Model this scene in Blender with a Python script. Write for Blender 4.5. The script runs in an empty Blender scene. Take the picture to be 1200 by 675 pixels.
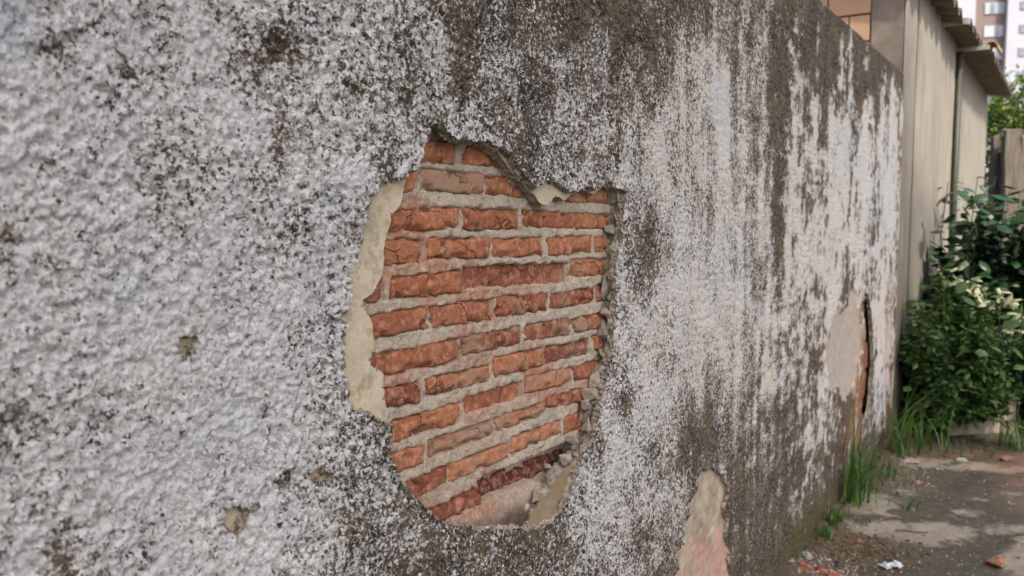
import bpy, bmesh, math, random
import numpy as np
from mathutils import Vector, Matrix

# ---------------------------------------------------------------- camera, sky, sun, exposure
S = bpy.context.scene
C = S.collection
FPX = 1000.0                                   # focal length in photo pixels (photo 1200 x 675)
PITCH = math.atan(79.5 / FPX)
YAW = math.atan(.655 * math.cos(PITCH))
CAMX, CAMH = 1.02, 1.6
cd = bpy.data.cameras.new('camera'); cam = bpy.data.objects.new('camera', cd); C.objects.link(cam)
cam.location = (CAMX, 0, CAMH); cam.rotation_euler = (math.pi/2 - PITCH, 0, YAW)
cd.sensor_width = 36; cd.lens = 36 * FPX / 1200; cd.clip_start = .02; cd.clip_end = 3000
cd.dof.use_dof = True; cd.dof.focus_distance = 1.95; cd.dof.aperture_fstop = 4.4
S.camera = cam

SUN_EL, SUN_AZ = math.radians(50), math.radians(-25)      # azimuth measured from +x, towards the camera's back
sdir = Vector((math.cos(SUN_EL)*math.cos(SUN_AZ), math.cos(SUN_EL)*math.sin(SUN_AZ), math.sin(SUN_EL)))
w = bpy.data.worlds.new('World'); S.world = w; w.use_nodes = True
wn = w.node_tree.nodes; wl = w.node_tree.links
sky = wn.new('ShaderNodeTexSky'); sky.sky_type = 'NISHITA'; sky.sun_disc = False
sky.sun_elevation = SUN_EL; sky.sun_rotation = math.pi/2 - SUN_AZ
sky.dust_density = 5.0; sky.air_density = .8; sky.ozone_density = .6
bg = wn['Background']; bg.inputs[1].default_value = .15
wl.new(sky.outputs[0], bg.inputs[0])
sd = bpy.data.lights.new('sun', 'SUN'); so = bpy.data.objects.new('sun', sd); C.objects.link(so)
sd.energy = 2.8; sd.angle = math.radians(1.5); sd.color = (1, .95, .86)
so.rotation_euler = sdir.to_track_quat('Z', 'Y').to_euler(); so.location = sdir * 30
S.view_settings.view_transform = 'Standard'; S.view_settings.look = 'None'
S.view_settings.gamma = 1; S.view_settings.exposure = .97

# ---------------------------------------------------------------- pixel -> place helpers
_s, _c = math.sin, math.cos
FW = np.array([-_s(YAW)*_c(PITCH), _c(YAW)*_c(PITCH), -_s(PITCH)]); RT = np.array([_c(YAW), _s(YAW), 0.]); UP = np.cross(RT, FW)
CAM = np.array([CAMX, 0, CAMH])
def ray(px, py): return FW + RT*(px-600)/FPX + UP*(337.5-py)/FPX
def onwall(px, py, x=0.):
    r = ray(px, py); p = CAM + r*((x-CAMX)/r[0]); return (p[1], p[2])
def onground(px, py, z=0.):
    r = ray(px, py); return CAM + r*((z-CAMH)/r[2])
def atdepth(px, py, d): return CAM + ray(px, py)*d

# ---------------------------------------------------------------- noise
def hsh(ix, iy, seed):
    h = (ix.astype(np.int64)*374761393 + iy.astype(np.int64)*668265263 + seed*1442695041) & 0xffffffff
    h = ((h ^ (h >> 13))*1274126177) & 0xffffffff
    h = ((h ^ (h >> 16))*2246822519) & 0xffffffff
    return ((h ^ (h >> 15)) & 0xffffff) / float(0xffffff)
def vn(x, y, seed=0):
    ix = np.floor(x); iy = np.floor(y); fx = x-ix; fy = y-iy
    fx = fx*fx*(3-2*fx); fy = fy*fy*(3-2*fy)
    a = hsh(ix, iy, seed); b = hsh(ix+1, iy, seed); c = hsh(ix, iy+1, seed); d = hsh(ix+1, iy+1, seed)
    return (a*(1-fx)+b*fx)*(1-fy)+(c*(1-fx)+d*fx)*fy
def fbm(x, y, seed=0, o=4):
    r = 0; a = .5; t = 0
    for i in range(o):
        r = r + a*vn(x*2**i+i*17.3, y*2**i+i*9.1, seed+i); t += a; a *= .5
    return r/t
def worley(x, y, seed=0):
    ix = np.floor(x); iy = np.floor(y); m = np.full(x.shape, 9.)
    for dx in (-1, 0, 1):
        for dy in (-1, 0, 1):
            cx = ix+dx; cy = iy+dy
            d = (cx+hsh(cx, cy, seed)-x)**2+(cy+hsh(cx, cy, seed+7)-y)**2
            m = np.minimum(m, d)
    return np.sqrt(m)
def sst(a, b, x):
    t = np.clip((x-a)/(b-a), 0, 1); return t*t*(3-2*t)
def polysdf(Y, Z, poly):
    """signed distance (positive outside) and nearest point"""
    P = np.asarray(poly, float); n = len(P)
    best = np.full(Y.shape, 1e9); qy = np.zeros(Y.shape); qz = np.zeros(Y.shape); inside = np.zeros(Y.shape, bool)
    for i in range(n):
        a = P[i]; b = P[(i+1) % n]; e = b-a
        t = np.clip(((Y-a[0])*e[0]+(Z-a[1])*e[1])/max(e@e, 1e-12), 0, 1)
        y = a[0]+t*e[0]; z = a[1]+t*e[1]; d = (Y-y)**2+(Z-z)**2
        k = d < best; best = np.where(k, d, best); qy = np.where(k, y, qy); qz = np.where(k, z, qz)
        cr = ((a[1] > Z) != (b[1] > Z))
        with np.errstate(divide='ignore', invalid='ignore'):
            xi = a[0]+(Z-a[1])*e[0]/(e[1] if abs(e[1]) > 1e-12 else 1e-12)
        inside ^= cr & (Y < xi)
    d = np.sqrt(best)
    return np.where(inside, -d, d), qy, qz

# ---------------------------------------------------------------- objects
def tag(o, label=None, cat=None, group=None, kind=None):
    if label: o['label'] = label
    if cat: o['category'] = cat
    if group: o['group'] = group
    if kind: o['kind'] = kind
    return o
def empty(name, loc=(0, 0, 0), rz=0):
    o = bpy.data.objects.new(name, None); C.objects.link(o); o.location = loc; o.rotation_euler = (0, 0, rz)
    o.empty_display_size = .1
    return o
def mesh_np(name, co, faces, mats, parent=None, mi=None, smooth=True, attrs=None):
    """faces: (N,4) or (N,3) int array"""
    me = bpy.data.meshes.new(name); co = np.asarray(co, np.float32); faces = np.asarray(faces, np.int32)
    n, k = faces.shape
    me.vertices.add(len(co)); me.vertices.foreach_set('co', co.ravel())
    me.loops.add(n*k); me.loops.foreach_set('vertex_index', faces.ravel())
    me.polygons.add(n); me.polygons.foreach_set('loop_start', np.arange(0, n*k, k, dtype=np.int32))
    me.polygons.foreach_set('loop_total', np.full(n, k, np.int32))
    if mi is not None: me.polygons.foreach_set('material_index', np.asarray(mi, np.int32))
    me.polygons.foreach_set('use_smooth', np.full(n, smooth, bool))
    for m in (mats if isinstance(mats, (list, tuple)) else [mats]): me.materials.append(m)
    for an, av in (attrs or {}).items():
        a = me.attributes.new(an, 'FLOAT', 'POINT'); a.data.foreach_set('value', np.asarray(av, np.float32))
    me.update(calc_edges=True); me.validate()
    o = bpy.data.objects.new(name, me); C.objects.link(o)
    if parent: o.parent = parent
    return o
def bm_obj(name, bm, mat, parent=None, smooth=False):
    me = bpy.data.meshes.new(name); bm.normal_update(); bm.to_mesh(me); bm.free()
    if mat: me.materials.append(mat)
    if smooth: me.polygons.foreach_set('use_smooth', [True]*len(me.polygons))
    o = bpy.data.objects.new(name, me); C.objects.link(o)
    if parent: o.parent = parent
    return o
def box_bm(x0, x1, y0, y1, z0, z1, bev=0., bm=None):
    b = bmesh.new()
    r = bmesh.ops.create_cube(b, size=1)
    for v in b.verts: v.co = Vector((x0+(v.co.x+.5)*(x1-x0), y0+(v.co.y+.5)*(y1-y0), z0+(v.co.z+.5)*(z1-z0)))
    if bev: bmesh.ops.bevel(b, geom=b.edges[:], offset=bev, segments=2, profile=.6, affect='EDGES')
    return b
def boxo(name, dims, mat, parent=None, bev=0.):
    return bm_obj(name, box_bm(*dims, bev=bev), mat, parent)

# ---------------------------------------------------------------- materials
class NT:
    def __init__(s, name, rough=.85, spec=.3):
        s.m = bpy.data.materials.new(name); s.m.use_nodes = True; s.t = s.m.node_tree
        s.b = s.t.nodes['Principled BSDF']; s.b.inputs['Roughness'].default_value = rough
        s.b.inputs['Specular IOR Level'].default_value = spec
        s.tc = s.t.nodes.new('ShaderNodeTexCoord')
    def n(s, kind, **kw):
        x = s.t.nodes.new(kind)
        for k, v in kw.items(): setattr(x, k, v)
        return x
    def l(s, a, b): s.t.links.new(a, b)
    def put(s, sock, v):
        if isinstance(v, (int, float)): sock.default_value = v
        elif isinstance(v, (tuple, list)): sock.default_value = tuple(v)+((1,) if len(v) == 3 and sock.type == 'RGBA' else ())
        else: s.l(v, sock)
    def coord(s, scale=(1, 1, 1), which='Object', loc=(0, 0, 0)):
        m = s.n('ShaderNodeMapping'); s.l(s.tc.outputs[which], m.inputs[0]); m.inputs['Scale'].default_value = scale; m.inputs['Location'].default_value = loc
        return m.outputs[0]
    def noise(s, scale, detail=3, rough=.55, vec=None, dist=0.):
        x = s.n('ShaderNodeTexNoise'); x.inputs['Scale'].default_value = scale; x.inputs['Detail'].default_value = detail
        x.inputs['Roughness'].default_value = rough; x.inputs['Distortion'].default_value = dist
        s.l(vec if vec is not None else s.tc.outputs['Object'], x.inputs['Vector']); return x.outputs['Fac']
    def voro(s, scale, feat='F1', out='Distance', vec=None, rand=1.):
        x = s.n('ShaderNodeTexVoronoi', feature=feat); x.inputs['Scale'].default_value = scale; x.inputs['Randomness'].default_value = rand
        s.l(vec if vec is not None else s.tc.outputs['Object'], x.inputs['Vector']); return x.outputs[out]
    def math(s, op, a, b=0., c=None, clamp=False):
        x = s.n('ShaderNodeMath', operation=op, use_clamp=clamp); s.put(x.inputs[0], a); s.put(x.inputs[1], b)
        if c is not None: s.put(x.inputs[2], c)
        return x.outputs[0]
    def mr(s, v, a, b, c=0., d=1., smooth=False):
        x = s.n('ShaderNodeMapRange', interpolation_type='SMOOTHSTEP' if smooth else 'LINEAR'); s.put(x.inputs[0], v)
        for i, q in enumerate((a, b, c, d)): s.put(x.inputs[i+1], q)
        return x.outputs[0]
    def mix(s, f, a, b, mode='MIX'):
        x = s.n('ShaderNodeMix', data_type='RGBA', blend_type=mode); s.put(x.inputs[0], f); s.put(x.inputs[6], a); s.put(x.inputs[7], b); return x.outputs[2]
    def attr(s, name): return s.n('ShaderNodeAttribute', attribute_name=name).outputs['Fac']
    def color(s, c): s.put(s.b.inputs['Base Color'], c)
    def bump(s, h, strength=.5, dist=.002):
        x = s.n('ShaderNodeBump'); x.inputs['Strength'].default_value = strength; x.inputs['Distance'].default_value = dist
        s.l(h, x.inputs['Height']); s.l(x.outputs[0], s.b.inputs['Normal'])

def mat_roughcast():
    t = NT('roughcast_paint', .92, .2)
    D = t.attr('dirt'); B = t.attr('blue'); M = t.attr('moss'); F = t.attr('bare')
    wob = t.n('ShaderNodeVectorMath', operation='ADD'); wn_ = t.n('ShaderNodeTexNoise'); wn_.inputs['Scale'].default_value = 90; wn_.inputs['Detail'].default_value = 2
    ws = t.n('ShaderNodeVectorMath', operation='SCALE'); ws.inputs['Scale'].default_value = .012; t.l(t.tc.outputs['Object'], wn_.inputs['Vector']); t.l(wn_.outputs['Color'], ws.inputs[0]); t.l(t.tc.outputs['Object'], wob.inputs[0]); t.l(ws.outputs[0], wob.inputs[1]); wv = wob.outputs[0]
    sepn = t.n('ShaderNodeSeparateColor'); t.l(t.voro(135, out='Color', vec=wv), sepn.inputs[0]); g1 = sepn.outputs[0]; g1b = sepn.outputs[1]
    sep2 = t.n('ShaderNodeSeparateColor'); t.l(t.voro(260, out='Color', vec=wv), sep2.inputs[0]); g2 = sep2.outputs[0]
    a = t.mr(t.noise(105, 3, .65), .3, .7); b = t.mr(t.noise(240, 2, .6), .3, .7)
    c = t.mr(t.noise(46, 3, .65), .3, .7)
    sp = t.math('ADD', t.math('ADD', t.math('MULTIPLY', a, .40), t.math('MULTIPLY', b, .22)), t.math('ADD', t.math('MULTIPLY', c, .20), t.math('ADD', t.math('MULTIPLY', g1, .10), t.math('MULTIPLY', g2, .08))))
    m = t.mr(t.math('SUBTRACT', D, sp), -.065, .085, 0, 1, True)
    white = t.mix(t.mr(t.noise(8, 3), .35, .65), (.73, .74, .75), (.665, .685, .715))
    white = t.mix(t.mr(t.math('ADD', t.math('MULTIPLY', g1b, .6), t.math('MULTIPLY', g2, .4)), .40, 1.0), white, (.40, .385, .365))
    white = t.mix(t.math('MULTIPLY', t.attr('warm'), t.mr(t.noise(6, 4, .6, t.coord((1, 1, .3))), .25, .6)), white, (.61, .56, .48))
    white = t.mix(t.math('MULTIPLY', B, .6), white, (.44, .52, .63))
    dk = t.mix(t.mr(t.noise(7, 4), .44, .68), (.042, .034, .026), (.115, .085, .054))
    dk = t.mix(t.mr(t.math('ADD', t.math('MULTIPLY', g1b, .6), t.math('MULTIPLY', g2, .4)), .45, .95), dk, (.25, .21, .165))
    # rusty specks
    ru = t.mr(t.noise(42, 2), .67, .72); dk = t.mix(t.math('MULTIPLY', ru, .7), dk, (.25, .13, .055))
    col = t.mix(m, white, dk)
    ms = t.math('MULTIPLY', M, t.mr(t.noise(40, 3), .35, .6))
    col = t.mix(ms, col, (.075, .085, .018))
    col = t.mix(t.math('MULTIPLY', t.attr('rust'), t.mr(t.noise(22, 3, .6, t.coord((1, 1, .3))), .4, .6)), col, (.30, .15, .07))
    bare = t.mix(t.mr(t.noise(25, 4), .3, .7), (.43, .38, .33), (.33, .28, .235))
    col = t.mix(F, col, bare)
    t.color(col)
    lump = t.math('SUBTRACT', 1., t.voro(115, vec=wv)); grit = t.math('SUBTRACT', 1., t.voro(260, vec=wv))
    h = t.math('ADD', t.math('ADD', t.math('MULTIPLY', lump, .28), t.math('MULTIPLY', grit, .22)), t.math('MULTIPLY', t.noise(170, 5, .75), .75))
    t.bump(t.math('MULTIPLY', h, t.math('SUBTRACT', 1., t.math('MULTIPLY', F, .8))), 1., .009)
    return t.m
def mat_mortar(name='mortar', c1=(.52, .45, .355), c2=(.39, .33, .255), attr=True):
    t = NT(name, .95, .15)
    col = t.mix(t.mr(t.noise(18, 3), .35, .65), c1, c2)
    col = t.mix(t.mr(t.noise(260, 3, .75), .52, .66), col, (.66, .61, .52))
    col = t.mix(t.mr(t.noise(210, 3, .75), .57, .68), col, (.13, .108, .08))
    if attr:
        R = t.math('MULTIPLY', t.attr('red'), t.mr(t.noise(60, 3, .6), .3, .6)); col = t.mix(R, col, (.42, .19, .115)); col = t.mix(t.attr('sand'), col, (.125, .09, .066))
    t.color(col)
    h = t.math('ADD', t.math('MULTIPLY', t.noise(180, 4, .7), .6), t.math('MULTIPLY', t.noise(480, 2), .4))
    t.bump(h, 1., .009)
    return t.m
def mat_brick():
    t = NT('clay_brick', .9, .2)
    oi = t.n('ShaderNodeObjectInfo'); base = oi.outputs['Color']; dust = oi.outputs['Alpha']
    vec = t.n('ShaderNodeVectorMath', operation='ADD'); t.l(t.tc.outputs['Object'], vec.inputs[0])
    mm = t.n('ShaderNodeVectorMath', operation='SCALE'); mm.inputs[0].default_value = (3.1, 5.3, 7.7); t.l(oi.outputs['Random'], mm.inputs['Scale']); t.l(mm.outputs[0], vec.inputs[1])
    v = vec.outputs[0]
    col = t.mix(t.mr(t.noise(16, 4, .6, v), .3, .7), base, t.mix(1, base, (.72, .66, .62), 'MULTIPLY'))
    col = t.mix(t.mr(t.noise(55, 5, .7, v), .48, .66), col, t.mix(.65, base, (.60, .32, .21)))
    dm = t.mr(t.math('ADD', t.noise(11, 3, .6, v), t.math('MULTIPLY', dust, .35)), .62, .78)
    col = t.mix(t.math('MULTIPLY', dm, .75), col, (.36, .25, .17))
    dk = t.mr(t.noise(120, 4, .75, v), .56, .70); col = t.mix(t.math('MULTIPLY', dk, .7), col, (.11, .045, .03))
    # hairline cracks
    wv = t.n('ShaderNodeVectorMath', operation='ADD'); nz = t.n('ShaderNodeTexNoise'); nz.inputs['Scale'].default_value = 30; t.l(v, nz.inputs['Vector'])
    sc = t.n('ShaderNodeVectorMath', operation='SCALE'); sc.inputs['Scale'].default_value = .04; t.l(nz.outputs['Color'], sc.inputs[0]); t.l(v, wv.inputs[0]); t.l(sc.outputs[0], wv.inputs[1])
    cr = t.voro(9, 'DISTANCE_TO_EDGE', vec=wv.outputs[0]); crm = t.mr(cr, .0, .022, 1, 0)
    crm = t.math('MULTIPLY', crm, t.mr(t.noise(15, 2, .5, v), .50, .6))
    col = t.mix(t.math('MULTIPLY', crm, .75), col, (.06, .025, .017))
    t.color(col)
    h = t.math('SUBTRACT', t.math('ADD', t.math('MULTIPLY', t.noise(95, 5, .75, v), .55), t.math('MULTIPLY', t.noise(330, 3, .6, v), .35)), t.math('MULTIPLY', crm, .5))
    t.bump(h, 1., .010)
    return t.m
def mat_basecoat():
    t = NT('sand_base_coat', .93, .15)
    col = t.mix(t.mr(t.noise(9, 4), .35, .65), (.48, .42, .315), (.39, .335, .245))
    col = t.mix(t.mr(t.noise(28, 4, .65), .54, .68), col, (.33, .255, .155)); col = t.mix(t.mr(t.noise(13, 5, .7), .55, .66), col, (.30, .265, .21))
    col = t.mix(t.mr(t.noise(330, 2, .7), .6, .75), col, (.17, .14, .10))
    col = t.mix(t.math('MULTIPLY', t.attr('ochre'), .8), col, t.mix(t.noise(30, 3), (.25, .165, .085), (.16, .12, .08)))
    g = t.attr('grey'); col = t.mix(g, col, t.mix(t.mr(t.noise(22, 4), .35, .65), (.22, .185, .14), (.34, .29, .22)))
    pk = t.math('MULTIPLY', t.attr('pink'), t.mr(t.noise(24, 5, .7, t.coord((1, 1, .4))), .44, .58)); col = t.mix(pk, col, t.mix(t.noise(50, 4), (.40, .16, .12), (.50, .37, .30)))
    t.color(col); t.bump(t.math('ADD', t.noise(60, 4, .65), t.math('MULTIPLY', t.noise(300, 2), .4)), .7, .004)
    return t.m
def mat_simple(name, c1, c2, scale=8, rough=.8, spec=.3, stretch=(1, 1, 1), bump=.3, bscale=60, bdist=.003, lo=.35, hi=.65):
    t = NT(name, rough, spec)
    v = t.coord(stretch)
    t.color(t.mix(t.mr(t.noise(scale, 4, .6, v), lo, hi), c1, c2))
    if bump: t.bump(t.noise(bscale, 3, .6), bump, bdist)
    return t.m
def mat_leaf(name, cols, rough=.45, trans=.25):
    t = NT(name, rough, .4)
    g = t.n('ShaderNodeNewGeometry'); r = t.n('ShaderNodeValToRGB'); t.l(g.outputs['Random Per Island'], r.inputs[0])
    e = r.color_ramp.elements
    e[0].position = 0; e[0].color = cols[0]+(1,); e[1].position = 1; e[1].color = cols[-1]+(1,)
    for i, c in enumerate(cols[1:-1]): q = e.new((i+1)/(len(cols)-1)); q.color = c+(1,)
    t.color(r.outputs[0])
    tr = t.n('ShaderNodeBsdfTranslucent'); t.l(r.outputs[0], tr.inputs[0]); mx = t.n('ShaderNodeMixShader'); mx.inputs[0].default_value = trans
    out = t.t.nodes['Material Output']; t.l(t.b.outputs[0], mx.inputs[1]); t.l(tr.outputs[0], mx.inputs[2]); t.l(mx.outputs[0], out.inputs[0])
    return t.m
def mat_ground():
    t = NT('damp_earth', .6, .4)
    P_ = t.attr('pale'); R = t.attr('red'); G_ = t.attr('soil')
    col = t.mix(t.mr(t.noise(2.6, 5, .6), .35, .65), (.056, .052, .036), (.085, .076, .053))
    col = t.mix(t.mr(t.noise(30, 4, .7), .55, .75), col, (.21, .17, .125))
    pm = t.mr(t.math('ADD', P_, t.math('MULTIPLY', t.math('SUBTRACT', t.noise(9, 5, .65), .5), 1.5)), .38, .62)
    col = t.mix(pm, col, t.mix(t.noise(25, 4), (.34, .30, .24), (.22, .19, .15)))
    col = t.mix(t.math('MULTIPLY', R, t.mr(t.noise(12, 4), .3, .6)), col, (.24, .125, .09))
    col = t.mix(t.math('MULTIPLY', G_, t.mr(t.noise(20, 4), .3, .55)), col, t.mix(t.noise(60, 3), (.075, .05, .03), (.16, .10, .06)))
    sp = t.mr(t.voro(60), .0, .12, 1, 0); col = t.mix(t.math('MULTIPLY', sp, t.mr(t.noise(5, 2), .5, .6)), col, (.42, .38, .33))
    t.color(col)
    t.bump(t.math('ADD', t.noise(45, 5, .7), t.math('MULTIPLY', t.noise(200, 3), .3)), .7, .012)
    return t.m
def mat_rock():
    t = NT('stone', .9, .2); oi = t.n('ShaderNodeObjectInfo'); c = oi.outputs['Color']
    col = t.mix(t.mr(t.noise(40, 4), .35, .65), c, t.mix(1, c, (.6, .58, .55), 'MULTIPLY'))
    col = t.mix(t.mr(t.noise(200, 2), .58, .72), col, t.mix(.4, c, (.7, .66, .6)))
    t.color(col); t.bump(t.noise(120, 4, .7), .7, .004); return t.m
def mat_house():
    t = NT('cream_house_paint', .85, .25)
    col = t.mix(t.mr(t.noise(3, 4, .6), .35, .65), (.275, .252, .208), (.22, .20, .165))
    st = t.mr(t.noise(5, 4, .65, t.coord((1, 1.3, .25))), .42, .70)
    col = t.mix(t.math('MULTIPLY', st, .75), col, (.17, .15, .123))
    g = t.attr('grey'); col = t.mix(t.math('MULTIPLY', g, t.mr(t.noise(6, 3, .6, t.coord((1, 4, .3))), .3, .55)), col, (.15, .135, .115))
    t.color(col); t.bump(t.noise(40, 4), .3, .004); return t.m

M = dict(
    rough=mat_roughcast(), mortar=mat_mortar(), broken=mat_mortar('broken_render', (.41, .355, .28), (.27, .23, .18), False),
    brick=mat_brick(), base=mat_basecoat(), ground=mat_ground(), rock=mat_rock(), house=mat_house(),
    core=mat_simple('wall_core', (.3, .16, .11), (.34, .3, .25), 20),
    pillar=mat_simple('stained_render', (.30, .24, .185), (.20, .16, .125), 7),
    block=mat_simple('clay_block', (.58, .30, .18), (.52, .36, .24), 6, bscale=80),
    roof=mat_simple('fibre_cement', (.25, .19, .14), (.15, .115, .085), 9, stretch=(1, 3, 1)),
    roofedge=mat_simple('weathered_cement', (.42, .39, .34), (.3, .27, .23), 12),
    pipe=mat_simple('dark_pipe', (.035, .035, .025), (.05, .045, .03), 10, rough=.5),
    wood=mat_simple('grey_wood', (.15, .125, .10), (.08, .067, .053), 6, stretch=(6, 6, .5), bump=.5, bscale=40),
    bark=mat_simple('bark', (.10, .075, .05), (.06, .045, .03), 14, stretch=(2, 2, .5), bump=.7, bscale=30, bdist=.01),
    stem=mat_simple('green_stem', (.07, .085, .03), (.09, .07, .04), 20),
    white=mat_simple('apartment_white', (.48, .485, .53), (.44, .445, .49), .4, bump=0),
    brown=mat_simple('apartment_brown', (.24, .18, .17), (.21, .16, .15), .4, bump=0),
    frame=mat_simple('pale_frame', (.55, .55, .58), (.5, .5, .53), 1, bump=0),
    glass=mat_simple('window_glass', (.16, .19, .23), (.26, .30, .35), .6, rough=.15, spec=.6, bump=0),
    blind=mat_simple('pale_blind', (.52, .55, .58), (.40, .43, .47), .5, bump=0),
    concrete=mat_simple('concrete', (.26, .225, .185), (.18, .155, .125), 9, bump=.5),
    palecrete=mat_simple('pale_concrete', (.44, .36, .27), (.34, .27, .2), 9, bump=.5),
    soiltwig=mat_simple('dry_twig', (.12, .09, .05), (.2, .15, .09), 20),
    paper=mat_simple('wrapper', (.62, .66, .68), (.42, .48, .5), 60, rough=.35, spec=.5),
    leafA=mat_leaf('leaf_light', [(.018, .044, .010), (.034, .08, .018), (.06, .125, .028), (.10, .175, .05)]),
    leafB=mat_leaf('leaf_glossy', [(.008, .022, .009), (.014, .038, .014), (.024, .06, .02), (.04, .085, .028)], .32, .15),
    leafC=mat_leaf('leaf_pale', [(.30, .36, .17), (.48, .50, .30), (.62, .62, .44)], .5, .3),
    leafD=mat_leaf('leaf_tree', [(.035, .09, .018), (.07, .15, .025), (.13, .22, .03), (.28, .26, .03)], .45, .35),
    grass=mat_leaf('grass_blade', [(.03, .075, .018), (.055, .13, .025), (.085, .18, .035), (.14, .19, .05)], .5, .3),
    drygrass=mat_leaf('dry_litter', [(.07, .05, .028), (.13, .09, .05), (.20, .14, .08), (.09, .10, .03)], .8, .1),
)

# ---------------------------------------------------------------- ground
rng = np.random.default_rng(5)
def axis(parts):
    r = []
    for a, b, st in parts: r += list(np.arange(a, b, st))
    return np.array(r + [parts[-1][1]])
gx = axis([(-900, -100, 200), (-100, -10, 15), (-10, -.4, 1.2), (-.4, 0, .05), (0, 1.7, .014), (1.7, 3.2, .06), (3.2, 12, .8), (12, 100, 15), (100, 900, 200)])
gy = axis([(-900, -100, 200), (-100, -8, 15), (-8, 2.8, .4), (2.8, 7.6, .018), (7.6, 14, .12), (14, 40, 3), (40, 100, 15), (100, 1500, 200)])
GX, GY = np.meshgrid(gx, gy, indexing='ij')
def ground_h(X, Y):
    near = np.exp(-((np.maximum(np.abs(X-.6)-1.2, 0))**2)/2)*np.exp(-(np.maximum(np.abs(Y-5.5)-3, 0)**2)/2)
    h = (fbm(X*1.3, Y*1.3, 3)-.5)*.05*near + (fbm(X*9, Y*9, 4)-.5)*.022*near
    h = h + .045*np.exp(-(np.maximum(X, 0)/.16)**2)*near*(.4+fbm(X*5, Y*5, 8))
    b = onground(1090, 528); h = h + .05*sst(6.3, 7.0, Y - .33*X)*near
    h = h + (fbm(X*40, Y*40, 9)-.5)*.008*near
    return h
gz = ground_h(GX, GY)
def gblob(pts):
    v = np.zeros(GX.shape)
    for px, py, rx, ry, a in pts:
        p = onground(px, py); q = onground(px+rx, py); r = onground(px, py-ry)
        u1 = (q-p)[:2]; u2 = (r-p)[:2]
        det = u1[0]*u2[1]-u1[1]*u2[0]
        dx = GX-p[0]; dy = GY-p[1]
        a1 = (dx*u2[1]-dy*u2[0])/det; a2 = (u1[0]*dy-u1[1]*dx)/det
        v = np.maximum(v, a*np.exp(-(a1*a1+a2*a2)))
    return v
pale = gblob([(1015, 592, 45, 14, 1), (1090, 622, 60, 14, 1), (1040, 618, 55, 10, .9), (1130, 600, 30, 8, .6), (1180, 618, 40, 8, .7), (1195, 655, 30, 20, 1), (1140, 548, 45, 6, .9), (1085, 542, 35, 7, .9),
              (1180, 552, 30, 6, .8), (1190, 580, 30, 6, .5), (1060, 575, 25, 8, .5), (1240, 640, 60, 30, .9), (1150, 585, 25, 5, .4)])  # paler blobs mixed into the earth colour
red = gblob([(1195, 545, 40, 12, 1), (1120, 535, 60, 6, .6), (1240, 560, 60, 20, .8)])
soil = np.maximum(gblob([(985, 640, 60, 22, 1), (1010, 648, 50, 15, 1), (940, 672, 40, 20, .8), (1060, 655, 30, 15, .6)]), .9*np.exp(-(np.maximum(GX, 0)/.12)**2))
ni, nj = GX.shape
idx = np.arange(ni*nj).reshape(ni, nj)
def gridfaces(idx): return np.stack([idx[:-1, :-1], idx[1:, :-1], idx[1:, 1:], idx[:-1, 1:]], -1).reshape(-1, 4)
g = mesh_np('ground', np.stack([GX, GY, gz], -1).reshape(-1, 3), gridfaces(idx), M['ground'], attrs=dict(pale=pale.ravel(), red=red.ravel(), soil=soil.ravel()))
tag(g, kind='structure', label='damp brown earth path with pale patches beside the wall')
def gh(x, y): return float(ground_h(np.array([x]), np.array([y]))[0])

# ---------------------------------------------------------------- boundary wall
TOP, YEND, YBEG = 2.655, 6.585, -1.3
wall = tag(empty('boundary_wall', (0, 2.6, 0)), 'long roughcast boundary wall, white paint stained black, with a broken hole showing bricks', 'wall')
WOFF = Vector((0, -2.6, 0))
def under(o):       # parent to the wall without moving the geometry
    o.parent = wall; o.location = WOFF + o.location; return o

HOLE = [(443,215),(455,209),(466,209),(472,207),(480,202),(488,196),(492,188),(494,175),(498,165),(500,155),(503,148),(508,145),(513,143),(520,152),(527,158),(535,164),(545,165),(560,163),(575,167),(585,172),(595,177),(603,185),(610,195),(618,205),(625,215),(631,222),(638,212),(647,209),(656,213),(665,222),(670,225),(681,222),(691,218),(700,222),(709,216),(718,211),(720,218),(726,220),(735,224),(733,231),(732,250),(731,268),(731,285),(726,296),(724,311),(723,325),(725,342),(724,357),(722,371),(720,385),(721,399),(719,413),(717,424),(714,438),(711,452),(707,467),(704,480),(702,488),(700,502),(697,516),(690,525),(684,531),(682,541),(677,554),(673,566),(668,580),(662,594),(654,606),(642,613),(632,619),(610,620),(582,621),(566,621),(554,618),(538,617),(524,616),(516,611),(506,603),(490,589),(480,580),(473,568),(466,556),(459,538),(458,513),(459,501),(456,496),(448,492),(435,489),(412,479),(408,449),(405,413),(404,396),(407,383),(405,370),(413,346),(413,326),(418,307),(423,289),(428,268),(431,252),(436,236)]
BHOLE = [(473,209),(471,222),(467.6,239.6),(458,252),(457,264),(450.7,284),(449.8,305),(446,326.5),(439,340.7),(426.7,351.4),(425,353),(429,364),(436.5,379.6),(437.7,404.5),(434.7,420.5),(433,430),(442.7,432),(448,438),(448,454),(449.8,470),(450.5,476),(454,483),(455,495),(452,510),(452,545),(462,570),(480,598),(500,614),(530,630),(570,636),(612,632),(618,612),(624,600),(640,580),(655,557),(670,543),(684,530),(690,515),(696,498),(701,472),(708,450),(714,425),(717,400),(719,370),(720,340),(719,310),(723,290),(727,262),(727,242),(723,226),(717,214),(706,220),(698,228),(690,225),(680,221),(668,230),(662,236),(656,230),(650,232),(646,238),(638,242),(632,237),(626,228),(614,216),(602,202),(592,190),(580,176),(560,164),(540,163),(524,156),(512,140),(500,148),(494,168),(490,186),(484,196),(476,203)]
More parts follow.
